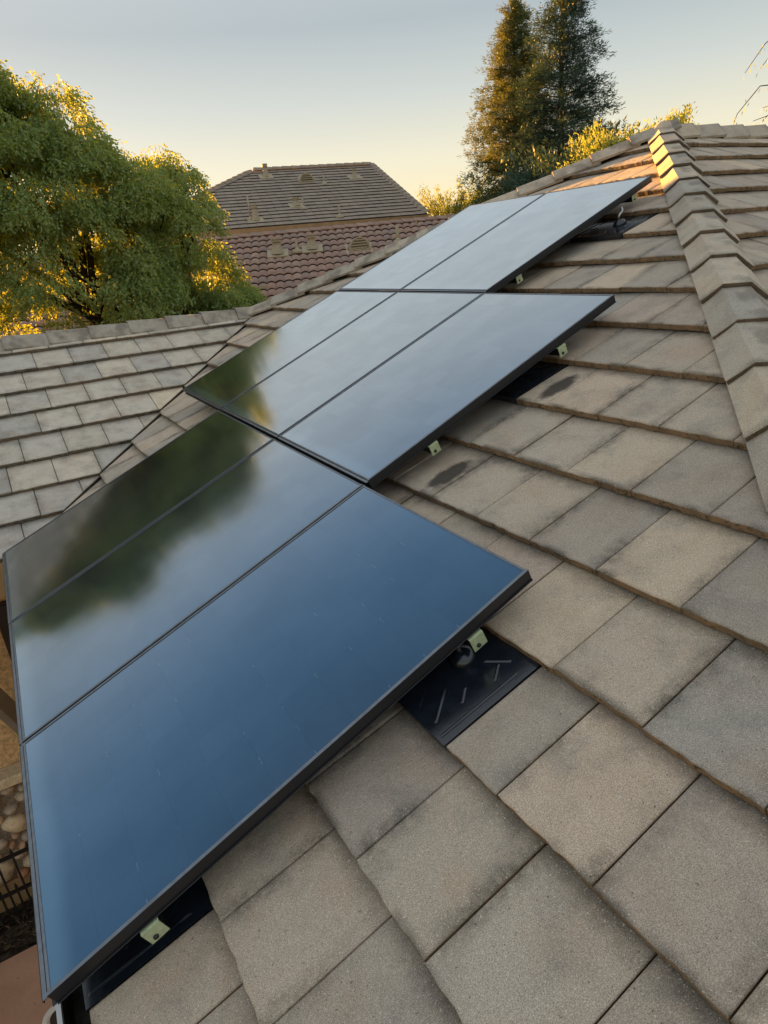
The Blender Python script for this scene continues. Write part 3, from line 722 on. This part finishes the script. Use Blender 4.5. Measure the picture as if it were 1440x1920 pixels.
# ------------------------------------------------------------------ neighbouring houses
def mauve_mat():
    N = NT('clay_coloured_tile'); r, g = rand_value(N); pos = g.outputs['Position']
    c = N.ramp(r, [(0,(.37,.235,.18)),(.3,(.33,.22,.18)),(.55,(.41,.28,.22)),(.8,(.29,.215,.19)),(1,(.37,.24,.18))])
    c = N.mix(N.mr(N.noise(pos, 7.0, 3, .6), .45, .7, 0, .5), c, (.2,.14,.125)); N.pr(c, .75, .35, normal=N.bump(N.noise(pos, 60, 2), .3, .01)); return N.m
M_clay = mauve_mat()
M_clay_b = simple('clay_tile_butt', (.05,.03,.025), .95, .1)
def far_tile_mat():
    N = NT('far_brown_tile'); r, g = rand_value(N); pos = g.outputs['Position']
    c = N.ramp(r, [(0,(.28,.23,.185)),(.5,(.335,.275,.22)),(1,(.305,.25,.2))])
    c = N.mix(N.mr(N.noise(pos, 2.5, 4, .6), .4, .7, 0, .4), c, (.2,.17,.14)); N.pr(c, .85, .25); return N.m
M_far = far_tile_mat(); M_far_b = simple('far_tile_butt', (.05,.04,.032), .95, .1)
M_wall_far = simple('tan_stucco_far', (.42,.29,.17), .9, .2, 0, nz=1.5, amt=.08)

def local_frame(phi, Y0, z0, pitch):
    p = R_(phi); n_ = Vector((math.cos(p), math.sin(p), 0)); e_ = Vector((math.sin(p), -math.cos(p), 0))
    fr = Frame(CAM+n_*Y0+Vector((0,0,z0)), e_, pitch, n_); return fr, e_, n_
PB = math.atan(.416)
# --- vents
def v_pipe(par, P, fr, h=.35, r=.035):
    mb = MB(); mb.tube([P-Vector((0,0,.05)), P+Vector((0,0,h))], r, 8); mb.lathe([(.16,-.03),(.12,.035),(r+.012,.10),(r,.12)], c=P, n=10); mb.build('vent_pipe', M_vent, par, Matrix.Translation(-par.location), True)
def v_flue(par, P, fr, h=.32, r=.10):
    mb = MB(); u = fr.U; t = fr.T
    for q in [(-.2,-.22,.02)]:
        mm = Matrix((t, u, fr.N)).transposed().to_4x4() if t.cross(u).dot(fr.N) > 0 else Matrix((-t, u, fr.N)).transposed().to_4x4()
        mm.translation = P; mb.bbox((-.27,-.22,-.01), (.27,.22,.035), .01, M=mm)
    mb.lathe([(r*1.6,.0),(r*1.15,h*.35),(r*.85,h*.7),(r*.85,h*.78),(r*1.25,h*.79),(r*1.25,h*.88),(r*1.05,h*.89),(r*1.05,h*.93),(r*1.3,h*.94),(r*1.3,h*1.02),(0,h*1.05)], c=P, n=14)
    mb.build('roof_vent', M_vent, par, Matrix.Translation(-par.location))
def v_dormer(par, P, fr, wdt=.62, h=.34, down_dir=None):
    """half round louvred vent that faces down the slope"""
    out = -Vector((fr.U.x, fr.U.y, 0)).normalized(); t = fr.T
    mb = MB(); n = 14; r = wdt/2
    mm = Matrix((t, -out, Vector((0,0,1)))).transposed().to_4x4(); mm.translation = P
    k1 = h/r; fr_pts = [(r*math.cos(math.pi*i/n), r*math.sin(math.pi*i/n)*k1) for i in range(n+1)]; in_pts = [(x*.82, z*.80+.03) for x, z in fr_pts]
    vs = [Vector((x, 0, z)) for x, z in fr_pts]+[Vector((x, 0, z)) for x, z in in_pts]+[Vector((x*1.0, .75, z)) for x, z in fr_pts]+[Vector((x, .08, z)) for x, z in in_pts]
    fs = []
    for i in range(n):
        fs += [(i, i+1, n+1+i+1, n+1+i), (i, 2*(n+1)+i, 2*(n+1)+i+1, i+1), (n+1+i, n+1+i+1, 3*(n+1)+i+1, 3*(n+1)+i)]
    fs.append((0, n+1, 2*n+1, n)); mb.mesh_part([mm @ v for v in vs], fs)
    m2 = Matrix((t, fr.U, fr.N)).transposed().to_4x4(); m2.translation = P; mb.bbox((-r*1.55,-.16,-.06), (r*1.55,.5,-.01), .008, M=m2)
    d = mb.build('dormer_vent', M_vent, par, Matrix.Translation(-par.location))
    mb = MB(); mb.poly([mm @ Vector((x, .07, z)) for x, z in in_pts]); mb.build('screen', M_window, d)
    for k in range(4):
        z = .055+k*h*.2; hw = .82*r*math.sqrt(max(.02, 1-((z-.03)/(.8*h))**2))
        mb = MB(); mb.mesh_part([mm @ Vector(p) for p in [(-hw,-.006,z),(hw,-.006,z),(hw,.05,z+h*.12),(-hw,.05,z+h*.12),(-hw,-.006,z-.014),(hw,-.006,z-.014)]], [(0,1,2,3),(4,5,1,0)]); mb.build('slat', M_vent, d)

# --- the near neighbour with the curved red tiles
PHB = 65; TB = .416
frB, eB, nB = local_frame(PHB, 19, .79, PB)
hB = tag(empty('tiled_house', loc=frB.O-Vector((0,0,frB.O.z))), 'neighbour house with a low roof of curved reddish tiles and tan vents', 'house')
LB = Matrix.Translation(-hB.location)
def slab_poly(par, name, pts, mat, th=.12):
    mb = MB(); n_ = (pts[1]-pts[0]).cross(pts[2]-pts[0]).normalized()
    if n_.z < 0: pts = pts[::-1]; n_ = -n_
    k = len(pts); lo = [p-Vector((0,0,th)) for p in pts]
    mb.mesh_part(list(pts)+lo, [tuple(range(k)), tuple(range(k, 2*k))[::-1]]+[(i, k+i, k+(i+1)%k, (i+1)%k) for i in range(k)])
    return mb.build(name, mat, par, Matrix.Translation(-par.location))
run = 4.9; ex = .37; sl_len = run/math.cos(PB)
slB = slab_poly(hB, 'roof_slope', [frB.w(.02,-8,-.06), frB.w(.02,7,-.06), frB.w(-sl_len,7,-.06), frB.w(-sl_len,-8,-.06)], M_clay_b)
slab_poly(hB, 'back_slope', [frB.w(.02,-8,-.06), frB.w(.02,7,-.06), frB.w(.02,7,-.06)+nB*4.9-Vector((0,0,2.04)), frB.w(.02,-8,-.06)+nB*4.9-Vector((0,0,2.04))], M_clay)
wv = .204
def s_tile(L=.41, wd=wv, nseg=8):
    mb = MB(); xs = [i/nseg for i in range(nseg+1)]
    zf = lambda x: .044*abs(math.sin(math.pi*min(1,max(0,x))))**.75 if x < .8 else .044*abs(math.sin(math.pi*.8))**.75*(1-(x-.8)/.2)*1.0
    top = []; 
    for (s, dz, f) in ((0,0,1),(L,-.030,.9)):
        top += [Vector((s, -(x-.5)*wd*1.02, zf(x)*f+dz)) for x in xs]
    n = nseg+1; vs = top+[Vector((0, -(x-.5)*wd*1.02, zf(x)-.028)) for x in xs]+[Vector((.03, -(x-.5)*wd*1.02, zf(x)-.06)) for x in xs]
    fs = []; mi = []
    for i in range(nseg): fs.append((i, i+1, n+i+1, n+i)); mi.append(0); fs.append((2*n+i, 2*n+i+1, i+1, i)); mi.append(1); fs.append((3*n+i, 3*n+i+1, 2*n+i+1, 2*n+i)); mi.append(1)
    mb.mesh_part(vs, fs, mi); return mb
smb = s_tile(); sme = smb.mesh('roof_tile', [M_clay, M_clay_b], True)
restB = MB(); lst = []
for k in range(14):
    for j in range(-38, 34):
        s, t = -.40-ex*k, (j+.0)*wv+.03
        P = frB.w(s, t, 0); q = proj(P); v = 0
        if q and 0.28 < q[0] < .60 and .2 < q[1] < .315: v = 1/q[2]
        if q and q[0] < .33 and q[1] > .25+ (.33-q[0])*.0: v *= .98
        lst.append((v, s, t))
lst.sort(key=lambda a: -a[0]); cnt = 0
TBs = tsign(frB)
for v, s, t in lst:
    mm = fm(frB, s, t, random.uniform(-.003,.004)) @ Matrix.Rotation(random.uniform(-.02,.02), 4, 'Z')
    if v > 0 and cnt < 298:
        o = link('roof_tile', sme, slB, mm); cnt += 1
    else: restB.mesh_part([mm @ Vector(p) for p in smb.v], smb.f, smb.m)
o = restB.build('roof_tiles', [M_clay, M_clay_b], slB); o['kind'] = 'stuff'
for f in o.data.polygons: f.use_smooth = True
cb = cap_mesh(.34, .13, .075, .05, .0); cb.materials.clear(); cb.materials.append(M_clay); cb.materials.append(M_clay_b)
for k in range(46):
    mm = Matrix((frB.T, Vector((0,0,1)).cross(frB.T), Vector((0,0,1)))).transposed().to_4x4(); mm.translation = frB.w(.02, -7.8+k*.315, .0)+Vector((0,0,.015))
    link('ridge_cap', cb, hB, LB @ mm @ Matrix.Rotation(random.uniform(-.015,.015), 4, 'X'))
mb = MB()
def wbox(mb, fr, e_, n_, l0, l1, y0, y1, z0, z1):
    o_ = fr.O; mm = Matrix((e_, n_, Vector((0,0,1)))).transposed().to_4x4(); mm.translation = Vector((o_.x, o_.y, 0)); mb.box((l0,y0,z0), (l1,y1,z1), M=mm)
wbox(mb, frB, eB, nB, -7.6, 6.6, -4.4, 4.4, 0, frB.O.z-2.1); mb.build('wall', M_wall_far, hB, LB)
mb = MB(); wbox(mb, frB, eB, nB, -8, 7, -4.95, -4.9, frB.O.z-2.28, frB.O.z-2.08); mb.build('fascia', M_fascia, hB, LB)
def onB(lat, Y): return CAM+eB*lat+nB*Y+Vector((0,0,.79+TB*(Y-19)+.02))
v_flue(hB, onB(-.81, 17.71), frB, .36, .115); v_pipe(hB, onB(-.31, 17.72), frB, .26, .03); v_flue(hB, onB(.07, 17.8), frB, .34, .11)
v_dormer(hB, onB(1.27, 17.5), frB, .56, .31); v_pipe(hB, onB(2.28, 17.7), frB, .42, .045)

# --- the two storey neighbour behind it
PHA = 79
frA, eA, nA = local_frame(PHA, 23.1, 1.24, PB)
hA = tag(empty('two_storey_house', loc=frA.O-Vector((0,0,frA.O.z))), 'tall neighbour house with a large brown flat tiled roof against the yellow sky', 'house')
LA = Matrix.Translation(-hA.location)
def A(lat, Y, dz=0.0): return CAM+eA*lat+nA*Y+Vector((0,0,1.24+.416*(Y-23.1)+dz))
RL, RR, YR, YE = 5.27, 10.30, 28.75, 23.1
slA = slab_poly(hA, 'roof_slope', [A(RL,YR,-.05), A(RR,YR,-.05), A(10.2,YE,-.05), A(RL-5.65,YE,-.05)], M_far_b, .1)
slab_poly(hA, 'side_slope', [A(RL,YR,-.02), A(RL-5.65,YE,-.02), CAM+eA*(RL-5.65)+nA*34.4+Vector((0,0,1.22))], M_far, .1)
slab_poly(hA, 'back_slope', [A(RR,YR,-.02), A(RL,YR,-.02), CAM+eA*(RL-5.65)+nA*34.4+Vector((0,0,1.22)), CAM+eA*10.2+nA*34.4+Vector((0,0,1.22))], M_far, .1)
mbA = MB(); rsA = random.Random(5); ncr = 18; dY = (YR-YE)/ncr
for k in range(ncr):
    y0 = YE-.02+k*dY; l0 = RL-5.65+(y0-YE)+.02; x = l0
    while x < 10.2:
        x2 = min(x+.30, 10.22); h0 = rsA.uniform(.010,.018); h1 = rsA.uniform(-.004,.004)
        P = [A(x,y0,h0+.02), A(x2-.006,y0,h0+.02), A(x2-.006,y0+dY+.03,h1), A(x+(.3 if False else 0),y0+dY+.03,h1)]
        Q = [A(x,y0,-.035), A(x2-.006,y0,-.035)]
        mbA.mesh_part(P+Q, [(0,1,2,3),(4,5,1,0)], [0,1]); x = x2
        if x2 >= 10.22: break
o = mbA.build('roof_tiles', [M_far, M_far_b], slA); o['kind'] = 'stuff'
ca = cap_mesh(.42, .16, .10, .07, .0); ca.materials.clear(); ca.materials.append(M_far); ca.materials.append(M_far_b)
def capsA(P0, P1):
    d = (P1-P0); n = int(d.length/.38); d.normalize(); y = Vector((0,0,1)).cross(d).normalized(); z = d.cross(y)
    for k in range(n):
        mm = Matrix((d, y, z)).transposed().to_4x4(); mm.translation = P0+d*(k*.38); link('ridge_cap', ca, hA, LA @ mm)
capsA(A(RL-5.6,YE+.05,.02), A(RL,YR,.02)); capsA(A(RL,YR,.02), A(RR,YR,.02)); capsA(A(10.22,YE,.0), A(RR,YR,.0))
mb = MB(); o_ = 0
wbox(mb, frA, eA, nA, RL-5.67, 10.24, -.06, -.02, frA.O.z-.20, frA.O.z-.02)
mb.build('fascia', M_fascia, hA, LA)
mb = MB(); wbox(mb, frA, eA, nA, RL-5.2, 9.7, .42, 10.8, 0, frA.O.z-.14); mb.build('wall', M_wall_far, hA, LA)
# small lower ridge that steps off the left hip
slab_poly(hA, 'side_gable', [CAM+eA*2.95+nA*26.5+Vector((0,0,2.52)), CAM+eA*1.9+nA*26.4+Vector((0,0,2.48)), CAM+eA*.2+nA*24.6+Vector((0,0,1.7)), CAM+eA*1.5+nA*24.7+Vector((0,0,1.7))], M_far, .15)
v_flue(hA, A(5.58,27.94), frA, .45, .085); v_dormer(hA, A(6.96,27.0,.02), frA, .62, .34); v_pipe(hA, A(7.56,26.72), frA, .34, .03); v_flue(hA, A(9.01,27.3), frA, .32, .075)
v_flue(hA, A(4.17,23.63), frA, .50, .09); v_pipe(hA, A(4.02,23.75), frA, .75, .028); v_flue(hA, A(5.88,24.72), frA, .26, .10); v_pipe(hA, A(6.05,24.4), frA, .34, .03); v_pipe(hA, A(7.05,23.4), frA, .38, .03)

# ------------------------------------------------------------------ trees
def fast_mesh(name, V4, mat, N=4):
    """V4: (n, N, 3) polygons"""
    n = len(V4); me = bpy.data.meshes.new(name); me.vertices.add(n*N); me.vertices.foreach_set('co', V4.reshape(-1).astype(np.float32))
    me.loops.add(n*N); me.loops.foreach_set('vertex_index', np.arange(n*N, dtype=np.int32))
    me.polygons.add(n); me.polygons.foreach_set('loop_start', np.arange(0, n*N, N, dtype=np.int32)); me.polygons.foreach_set('loop_total', np.full(n, N, dtype=np.int32))
    me.materials.append(mat); me.update(calc_edges=True); return me
def unit(a): return a/np.maximum(np.linalg.norm(a, axis=-1, keepdims=True), 1e-9)
def leaf_quads(c, d, L, Wd, fold=.25):
    n = len(c); L = L*(rng.uniform(.7, 1.25, (n,1))); Wd = Wd*(rng.uniform(.75, 1.25, (n,1)))
    s = unit(np.cross(d, rng.normal(size=(n,3)))); u = np.cross(s, d)
    v0 = c; v2 = c+d*L; mid = c+d*L*.45-u*Wd*fold; return np.stack([v0, mid+s*Wd*.5+u*Wd*fold*1.2, v2, mid-s*Wd*.5+u*Wd*fold*1.2], 1)
def leaf_mat(name, greens, trans, tf=.45, gloss=.3, back=None):
    N = NT(name); g = N.n('ShaderNodeNewGeometry'); r = g.outputs['Random Per Island']
    k = len(greens); c = N.ramp(r, [(i/(k-1), greens[i]) for i in range(k)])
    c = N.mix(N.mr(N.noise(g.outputs['Position'], .9, 3), .35, .65, 0, .5), c, greens[-1])
    p = N.n('ShaderNodeBsdfPrincipled'); N.l(c, p.inputs['Base Color']); p.inputs['Roughness'].default_value = .5; p.inputs['Specular IOR Level'].default_value = gloss
    t = N.n('ShaderNodeBsdfTranslucent'); tc = N.mix(r, trans[0], trans[1]); N.l(tc, t.inputs[0])
    mx = N.n('ShaderNodeMixShader'); mx.inputs[0].default_value = tf; N.l(p.outputs[0], mx.inputs[1]); N.l(t.outputs[0], mx.inputs[2]); N.l(mx.outputs[0], N.out.inputs[0]); return N.m
M_leaf = leaf_mat('broad_leaf', [(.145,.225,.09),(.19,.28,.105),(.10,.17,.08),(.235,.31,.12)], [(.45,.55,.05),(.78,.78,.07)], .32)
M_leaf_y = leaf_mat('young_leaf', [(.10,.14,.035),(.14,.17,.04),(.08,.12,.03)], [(.75,.8,.07),(.85,.85,.1)], .5)
M_needle = leaf_mat('conifer_needle', [(.045,.09,.07),(.06,.11,.08),(.065,.11,.07),(.05,.095,.08)], [(.08,.13,.05),(.1,.14,.05)], .18, .15)  # dark bluish base, shade and haze put into the colour
M_needle_sunlit = leaf_mat('conifer_needle_sunlit', [(.085,.13,.05),(.115,.155,.06),(.14,.16,.06),(.065,.11,.06)], [(.22,.24,.05),(.28,.27,.05)], .25, .15)  # same needles with golden sunlight put into the colour
M_willow = leaf_mat('willowy_leaf', [(.12,.17,.05),(.16,.2,.06),(.09,.14,.04)], [(.42,.48,.07),(.5,.52,.09)], .42)

def limb(mb, p0, p1, r0, r1, n=5, wig=.06, seg=7):
    p0, p1 = Vector(p0), Vector(p1); L = (p1-p0).length; pts = []; rad = []
    for i in range(seg+1):
        k = i/seg; p = p0.lerp(p1, k)+Vector((random.uniform(-1,1), random.uniform(-1,1), random.uniform(-.4,.4)))*wig*L*math.sin(math.pi*k)*.5+Vector((0,0,.06*L*math.sin(math.pi*k)))
        pts.append(p); rad.append(r0+(r1-r0)*k)
    mb.tube(pts, rad, n); return pts
def noise3(P, sc, seed=0.0):
    return np.array([mnoise.noise(Vector((float(p[0])*sc+seed, float(p[1])*sc, float(p[2])*sc))) for p in P])
def broad_tree(name, label, base, fork, tips, env, yc, ry, zlow, nl, mat, group=None, hole=None, sprig=10, leaf=(.066,.030), lobr=(.32,.56), seed=1, gapn=-.24):
    """env: outline of the crown top [(x, z)], zlow lowest foliage"""
    rs = np.random.default_rng(seed); random.seed(seed)
    root = tag(empty(name, loc=base), label, 'tree', group); L0 = Matrix.Translation(-Vector(base))
    ex = np.array([e[0] for e in env]); ez = np.array([e[1] for e in env])
    lobes = []; tries = 0
    while len(lobes) < nl and tries < nl*60:
        tries += 1
        x = rs.uniform(ex[0], ex[-1]); y = yc+rs.uniform(-1, 1)*ry; k = math.sqrt(max(0, 1-((y-yc)/ry)**2))
        R = rs.uniform(*lobr)
        zt = np.interp(x, ex, ez); zt = zlow+(zt-zlow)*(.45+.55*k)-R*1.05
        if zt < zlow: continue
        u = rs.random(); z = zt if u < .42 else rs.uniform(zlow, zt)
        # keep the shell, thin the inside
        if abs(y-yc) < ry*.35 and zt-z > 1.1 and rs.random() < .6: continue
        if hole is not None and (((x-hole[0])/hole[2])**2+((z-hole[1])/hole[3])**2 < 1) : continue
        lobes.append((x, y, z, R, R*rs.uniform(1.0, 1.45)))
    P = []; Dr = []
    for (x, y, z, R, Rz) in lobes:
        n = int(sprig*30*R/.5)
        d = unit(rs.normal(size=(n,3))); d[:,2] = np.abs(d[:,2])*.55+d[:,2]*.45; d = unit(d); rad = rs.uniform(.35, 1.0, (n,1))**.4
        p = np.array([x,y,z])+d*np.array([R,R,Rz])*rad
        P.append(p); Dr.append(unit(d*np.array([1,1,.2])+np.array([0,0,-.75])+rs.normal(size=(n,3))*.25))
    P = np.concatenate(P); Dr = np.concatenate(Dr)
    nz = noise3(P, 1.7, seed*3.1); low = np.clip((ZG+2.6-P[:,2])/1.6, 0, 1); keep = nz > gapn+.27*low
    if hole is not None:
        hh = ((P[:,0]-hole[0])/hole[2])**2+((P[:,2]-hole[1])/hole[3])**2; keep &= (hh > .75) | (rs.random(len(P)) < .25)
    P = P[keep]; Dr = Dr[keep]
    cs = []; ds = []
    for k in range(7):
        f = k/6; side = unit(np.cross(Dr, rs.normal(size=Dr.shape)))
        cs.append(P+Dr*(.22*f)+np.array([0,0,-.05])*f*f); ds.append(unit(Dr*.75+side*.8+np.array([0,0,-.35])))
    c = np.concatenate(cs); d = np.concatenate(ds)
    q = leaf_quads(c, d, leaf[0], leaf[1]); me = fast_mesh('crown', q, mat); link('crown', me, root, L0)
    mb = MB(); pts = limb(mb, base, fork, .16, .12, 9, .03)
    mb.build('trunk', M_bark, root, L0, True)
    bm = MB(); ends = []
    for tp in tips:
        pp = limb(bm, fork, tp, .075, .02, 6, .10); ends += pp[3:]
    ends = [e for e in ends]
    lob = [l for l in lobes]; random.shuffle(lob)
    for (x, y, z, R, Rz) in lob[:70]:
        e = min(ends, key=lambda a: (a-Vector((x,y,z-.4))).length)
        if (e-Vector((x,y,z))).length < 3.0: limb(bm, e, (x, y, z+.1), .022, .006, 4, .14, 5)
    bm.build('limb', M_bark, root, L0, True)
    return root
T1env = [(-3.3,1.7),(-2.9,2.9),(-2.4,3.8),(-1.8,4.3),(-1.0,4.2),(-.4,4.3),(.3,4.75),(.8,5.0),(1.2,4.6),(1.5,4.3),(1.68,3.95),(1.9,4.6),(2.1,4.15),(2.35,3.4),(2.6,2.8),(2.85,2.1),(3.1,1.2)]
z3 = lambda L: [(x, z+ZG) for x, z in L]
broad_tree('broadleaf_tree', 'biggest dark green tree at the left edge, forked limbs against yellow light', (1.85,10.9,-.02), (1.86,10.8,4.3),
           [(.3,10.8,7.0),(1.25,10.6,6.4),(1.72,10.7,6.7),(2.2,10.7,6.3),(2.6,10.6,5.3),(.8,11.2,7.2),(-.9,10.9,7.0),(-2.2,10.9,6.3)], z3(T1env), 10.95, 1.75, 2.6, 380, M_leaf, 'broadleaf trees behind the wing roof', hole=(1.72,5.15,.40,.38), seed=3, gapn=-.19)
T2env = [(2.4,2.4),(2.6,3.1),(2.8,3.95),(2.98,3.3),(3.2,3.05),(3.42,3.6),(3.6,2.95),(3.8,2.35),(4.0,1.8),(4.2,1.1),(4.35,.4)]
broad_tree('broadleaf_tree', 'smaller green tree with two pointed tops between the big tree and the houses', (3.5,10.6,-.02), (3.5,10.6,3.2),
           [(2.85,10.4,5.7),(3.45,10.4,5.7),(3.9,10.3,4.7),(3.2,10.9,5.5),(4.1,10.5,3.9)], z3(T2env), 10.5, 1.35, 2.3, 150, M_leaf, 'broadleaf trees behind the wing roof', seed=8, gapn=-.13, lobr=(.23,.40), leaf=(.062,.028))
# sunlit trees farther back that glow between the limbs
BG = [((-2.5,24.0),2.6,'far yellow lit tree showing low through the leaves at the left edge'),((1.9,22.5),2.7,'far yellow lit tree glowing behind the forked limbs of the big tree'),((6.0,25.5),2.5,'far yellow lit tree showing low behind the smaller broadleaf tree')]
for k, ((x, y), top, lab) in enumerate(BG):
    broad_tree('broadleaf_tree', lab, (x,y,-.02), (x,y,2.2), [(x-1.4,y,4.6),(x+1.2,y,4.6),(x,y,5)], [(x-2.6,ZG-.2),(x-1.6,ZG+top*.75),(x-.4,ZG+top),(x+.9,ZG+top*.85),(x+1.8,ZG+top*.6),(x+2.6,ZG-.3)], y, 1.6, 2.0, 70, M_leaf_y, 'far trees lit yellow by the low sun', seed=20+k, lobr=(.5,.8), leaf=(.13,.06), gapn=-.2)

def conifer(label, base, h, r, mat, seed, n=520, lean=0, dens=.85, zc=.12):
    random.seed(seed); rs = np.random.default_rng(seed)
    root = tag(empty('conifer_tree', loc=base), label, 'tree', 'tall conifers beyond the roof'); L0 = Matrix.Translation(-Vector(base))
    B = Vector(base); mb = MB(); mb.tube([B, B+Vector((lean*.3,0,h*.5)), B+Vector((lean,0,h))], [h*.018, h*.011, .02], 9); mb.build('trunk', M_bark, root, L0, True)
    bm = MB(); C_ = []; D_ = []
    for i in range(n):
        k = zc+(1-zc)*(i+rs.random())/n; z = h*k; a = rs.uniform(0, 2*math.pi)
        prof = (1-k)**.74*(1-.25*max(0, .35-k)/.35)
        L = r*prof*rs.uniform(.55, 1.12)+.12
        o = B+Vector((lean*k, 0, z)); dr = Vector((math.cos(a), math.sin(a), 0))
        sag = -.28*L if k < .6 else .05*L
        end = o+dr*L+Vector((0,0,sag+rs.uniform(-.15,.25)))
        mid = o+dr*L*.5+Vector((0,0,.10*L))
        if L > .5: bm.tube([o, mid, end], [.028*(1-k)+.008, .018*(1-k)+.006, .004], 4, cap=False)
        m_ = int((10+46*L)*dens)
        f = rs.uniform(.12, 1.0, m_)**.8
        p = np.outer((1-f)**2, o)+np.outer(2*f*(1-f), mid)+np.outer(f**2, end)
        w_ = (.06+.13*(1-f))*min(1, L)+.04
        offs_ = rs.normal(size=(m_,3))*np.array([1,1,.55])*w_[:,None]
        C_.append(p+offs_); dd = np.array(dr)*.8+unit(offs_)*.7+np.array([0,0,.15])+rs.normal(size=(m_,3))*.3; D_.append(unit(dd))
    bm.build('branch', M_bark, root, L0)
    c = np.concatenate(C_); d = np.concatenate(D_); cs = []; ds = []
    for j in range(6):
        cs.append(c+rs.normal(size=c.shape)*.04); ds.append(unit(d+rs.normal(size=d.shape)*.45))
    q = leaf_quads(np.concatenate(cs), np.concatenate(ds), .13, .020, .1)
    link('crown', fast_mesh('crown', q, mat), root, L0); return root
def at(az, dist, z=-.02): return (CAM.x+dist*math.cos(R_(az)), CAM.y+dist*math.sin(R_(az)), z)
conifer('tall conifer with golden lit left side, left one of the pair against the sky', at(48.1, 25), 11.8, 3.35, M_needle_sunlit, 5)
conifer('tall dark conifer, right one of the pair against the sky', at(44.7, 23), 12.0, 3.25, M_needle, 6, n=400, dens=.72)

def shrub(label, cen, rx, rz, mat, seed, n=5000, up=.5, leaf=(.1,.035), wisps=24, name='leafy_tree', group=None):
    random.seed(seed); rs = np.random.default_rng(seed); base = (cen[0], cen[1], -.02)
    root = tag(empty(name, loc=base), label, 'tree', group); L0 = Matrix.Translation(-Vector(base))
    mb = MB(); mb.tube([base, (cen[0]+.1, cen[1], cen[2]*.5), (cen[0], cen[1], cen[2])], [.14,.1,.04], 7); mb.build('trunk', M_bark, root, L0, True)
    bm = MB(); C_ = []; D_ = []
    for i in range(wisps):
        a = rs.uniform(0, 6.28); l = rs.uniform(.7, 1.15); e = Vector((cen[0]+math.cos(a)*rx*l*rs.uniform(.3,1), cen[1]+math.sin(a)*rx*l*.8, cen[2]+rz*l*math.sqrt(rs.uniform(.05, 1))))
        s = Vector((cen[0]+rs.uniform(-.3,.3)*rx, cen[1], cen[2]-.3*rz)); m2 = s.lerp(e, .5)+Vector((0,0,.15*rz))
        bm.tube([s, m2, e], [.03,.015,.004], 4, cap=False)
        k = int(n/wisps); f = rs.uniform(.15, 1, k); p = np.outer((1-f)**2, s)+np.outer(2*f*(1-f), m2)+np.outer(f**2, e)
        C_.append(p+rs.normal(size=(k,3))*(.05+.16*(1-f))[:,None]*rx*.8); D_.append(unit(rs.normal(size=(k,3))*.7+np.array(e-s)/((e-s).length)*.6+np.array([0,0,up])))
    bm.build('branch', M_bark, root, L0)
    link('crown', fast_mesh('crown', leaf_quads(np.concatenate(C_), np.concatenate(D_), *leaf), mat), root, L0); return root
p = at(53.2, 30, ZG+1.3); shrub('pale yellow wispy tree between the brown roof and the conifers', (p[0],p[1],p[2]+.6), 1.7, 2.3, M_willow, 31, 16000, leaf=(.12,.035), wisps=60)
p = at(50.6, 31, ZG+1.0); shrub('low yellow wispy tree just left of the conifers, above the panels', (p[0],p[1],p[2]+.3), 1.4, 1.4, M_willow, 32, 9000, leaf=(.12,.035), wisps=40)
p = at(39.6, 16, ZG+1.55); shrub('bright green feathery tree rising behind the roof hip', (p[0],p[1],p[2]+.88), 1.4, 1.1, M_leaf, 33, 42000, leaf=(.085,.026), wisps=120)
p = at(43.6, 18, ZG+1.5); shrub('dark green bushy tree behind the descending hip, below the conifers', (p[0],p[1],p[2]+.35), 2.1, 1.6, M_needle, 34, 40000, leaf=(.13,.04), wisps=110)
p = at(47.6, 20, ZG+1.4); shrub('dark olive tree at the foot of the two conifers', (p[0],p[1],p[2]-.2), 1.5, 1.3, M_needle, 35, 26000, leaf=(.13,.04), wisps=90)
# drooping twigs at the right edge
tw = tag(empty('twiggy_tree', loc=at(27.5, 13)), 'sparse tree with thin drooping twigs reaching in at the right edge of the sky', 'tree')
TL = Matrix.Translation(-tw.location); Bt = Vector(at(27.5, 13)); random.seed(4)
mb = MB(); mb.tube([Bt, Bt+Vector((.1,0,4)), Bt+Vector((.1,.1,7.2))], [.14,.09,.04], 7); mb.build('trunk', M_bark, tw, TL, True)
bm = MB(); C_ = []; D_ = []
def ptx(az, el, dist): return CAM+Vector((math.cos(R_(az)), math.sin(R_(az)), math.tan(R_(el))))*dist
tws = [[(28,10.8),(30.5,11.4),(31.6,10.6),(32.6,9.2)],[(28,9.8),(30.3,10.6),(31.2,9.9),(31.7,9.3)],[(28,7),(30,8.2),(31.6,8.3),(32.8,6.9),(33.0,6.3)],[(28.5,6.6),(30,7.2),(31.3,7.0)],[(28,6.5),(29.8,8.4),(30.4,7.0)],[(28,6.2),(30.4,6.6),(31.8,6.3)],[(28,6),(30.2,8.9),(29.9,7.5)],[(28,6),(30.6,6.9),(31.2,6.2)]]
for t in tws:
    P = [Bt+Vector((.1,0,5.2))]+[ptx(a, e, 13) for a, e in t]; Q = []
    for i in range(len(P)-1):
        for j in range(4): Q.append(P[i].lerp(P[i+1], j/4))
    Q.append(P[-1]); bm.tube(Q, [.010*(1-i/len(Q))+.003 for i in range(len(Q))], 4)
    for i in range(5, len(Q)):
        for j in range(2): C_.append(Q[i]+Vector((random.uniform(-.03,.03), random.uniform(-.03,.03), random.uniform(-.06,.02)))); D_.append(unit(np.array([random.uniform(-.4,.2), random.uniform(-.3,.4), -.8])))
bm.build('branch', M_bark, tw, TL)
link('crown', fast_mesh('crown', leaf_quads(np.array([list(c) for c in C_]), np.array(D_), .07, .014), M_leaf), tw, TL)
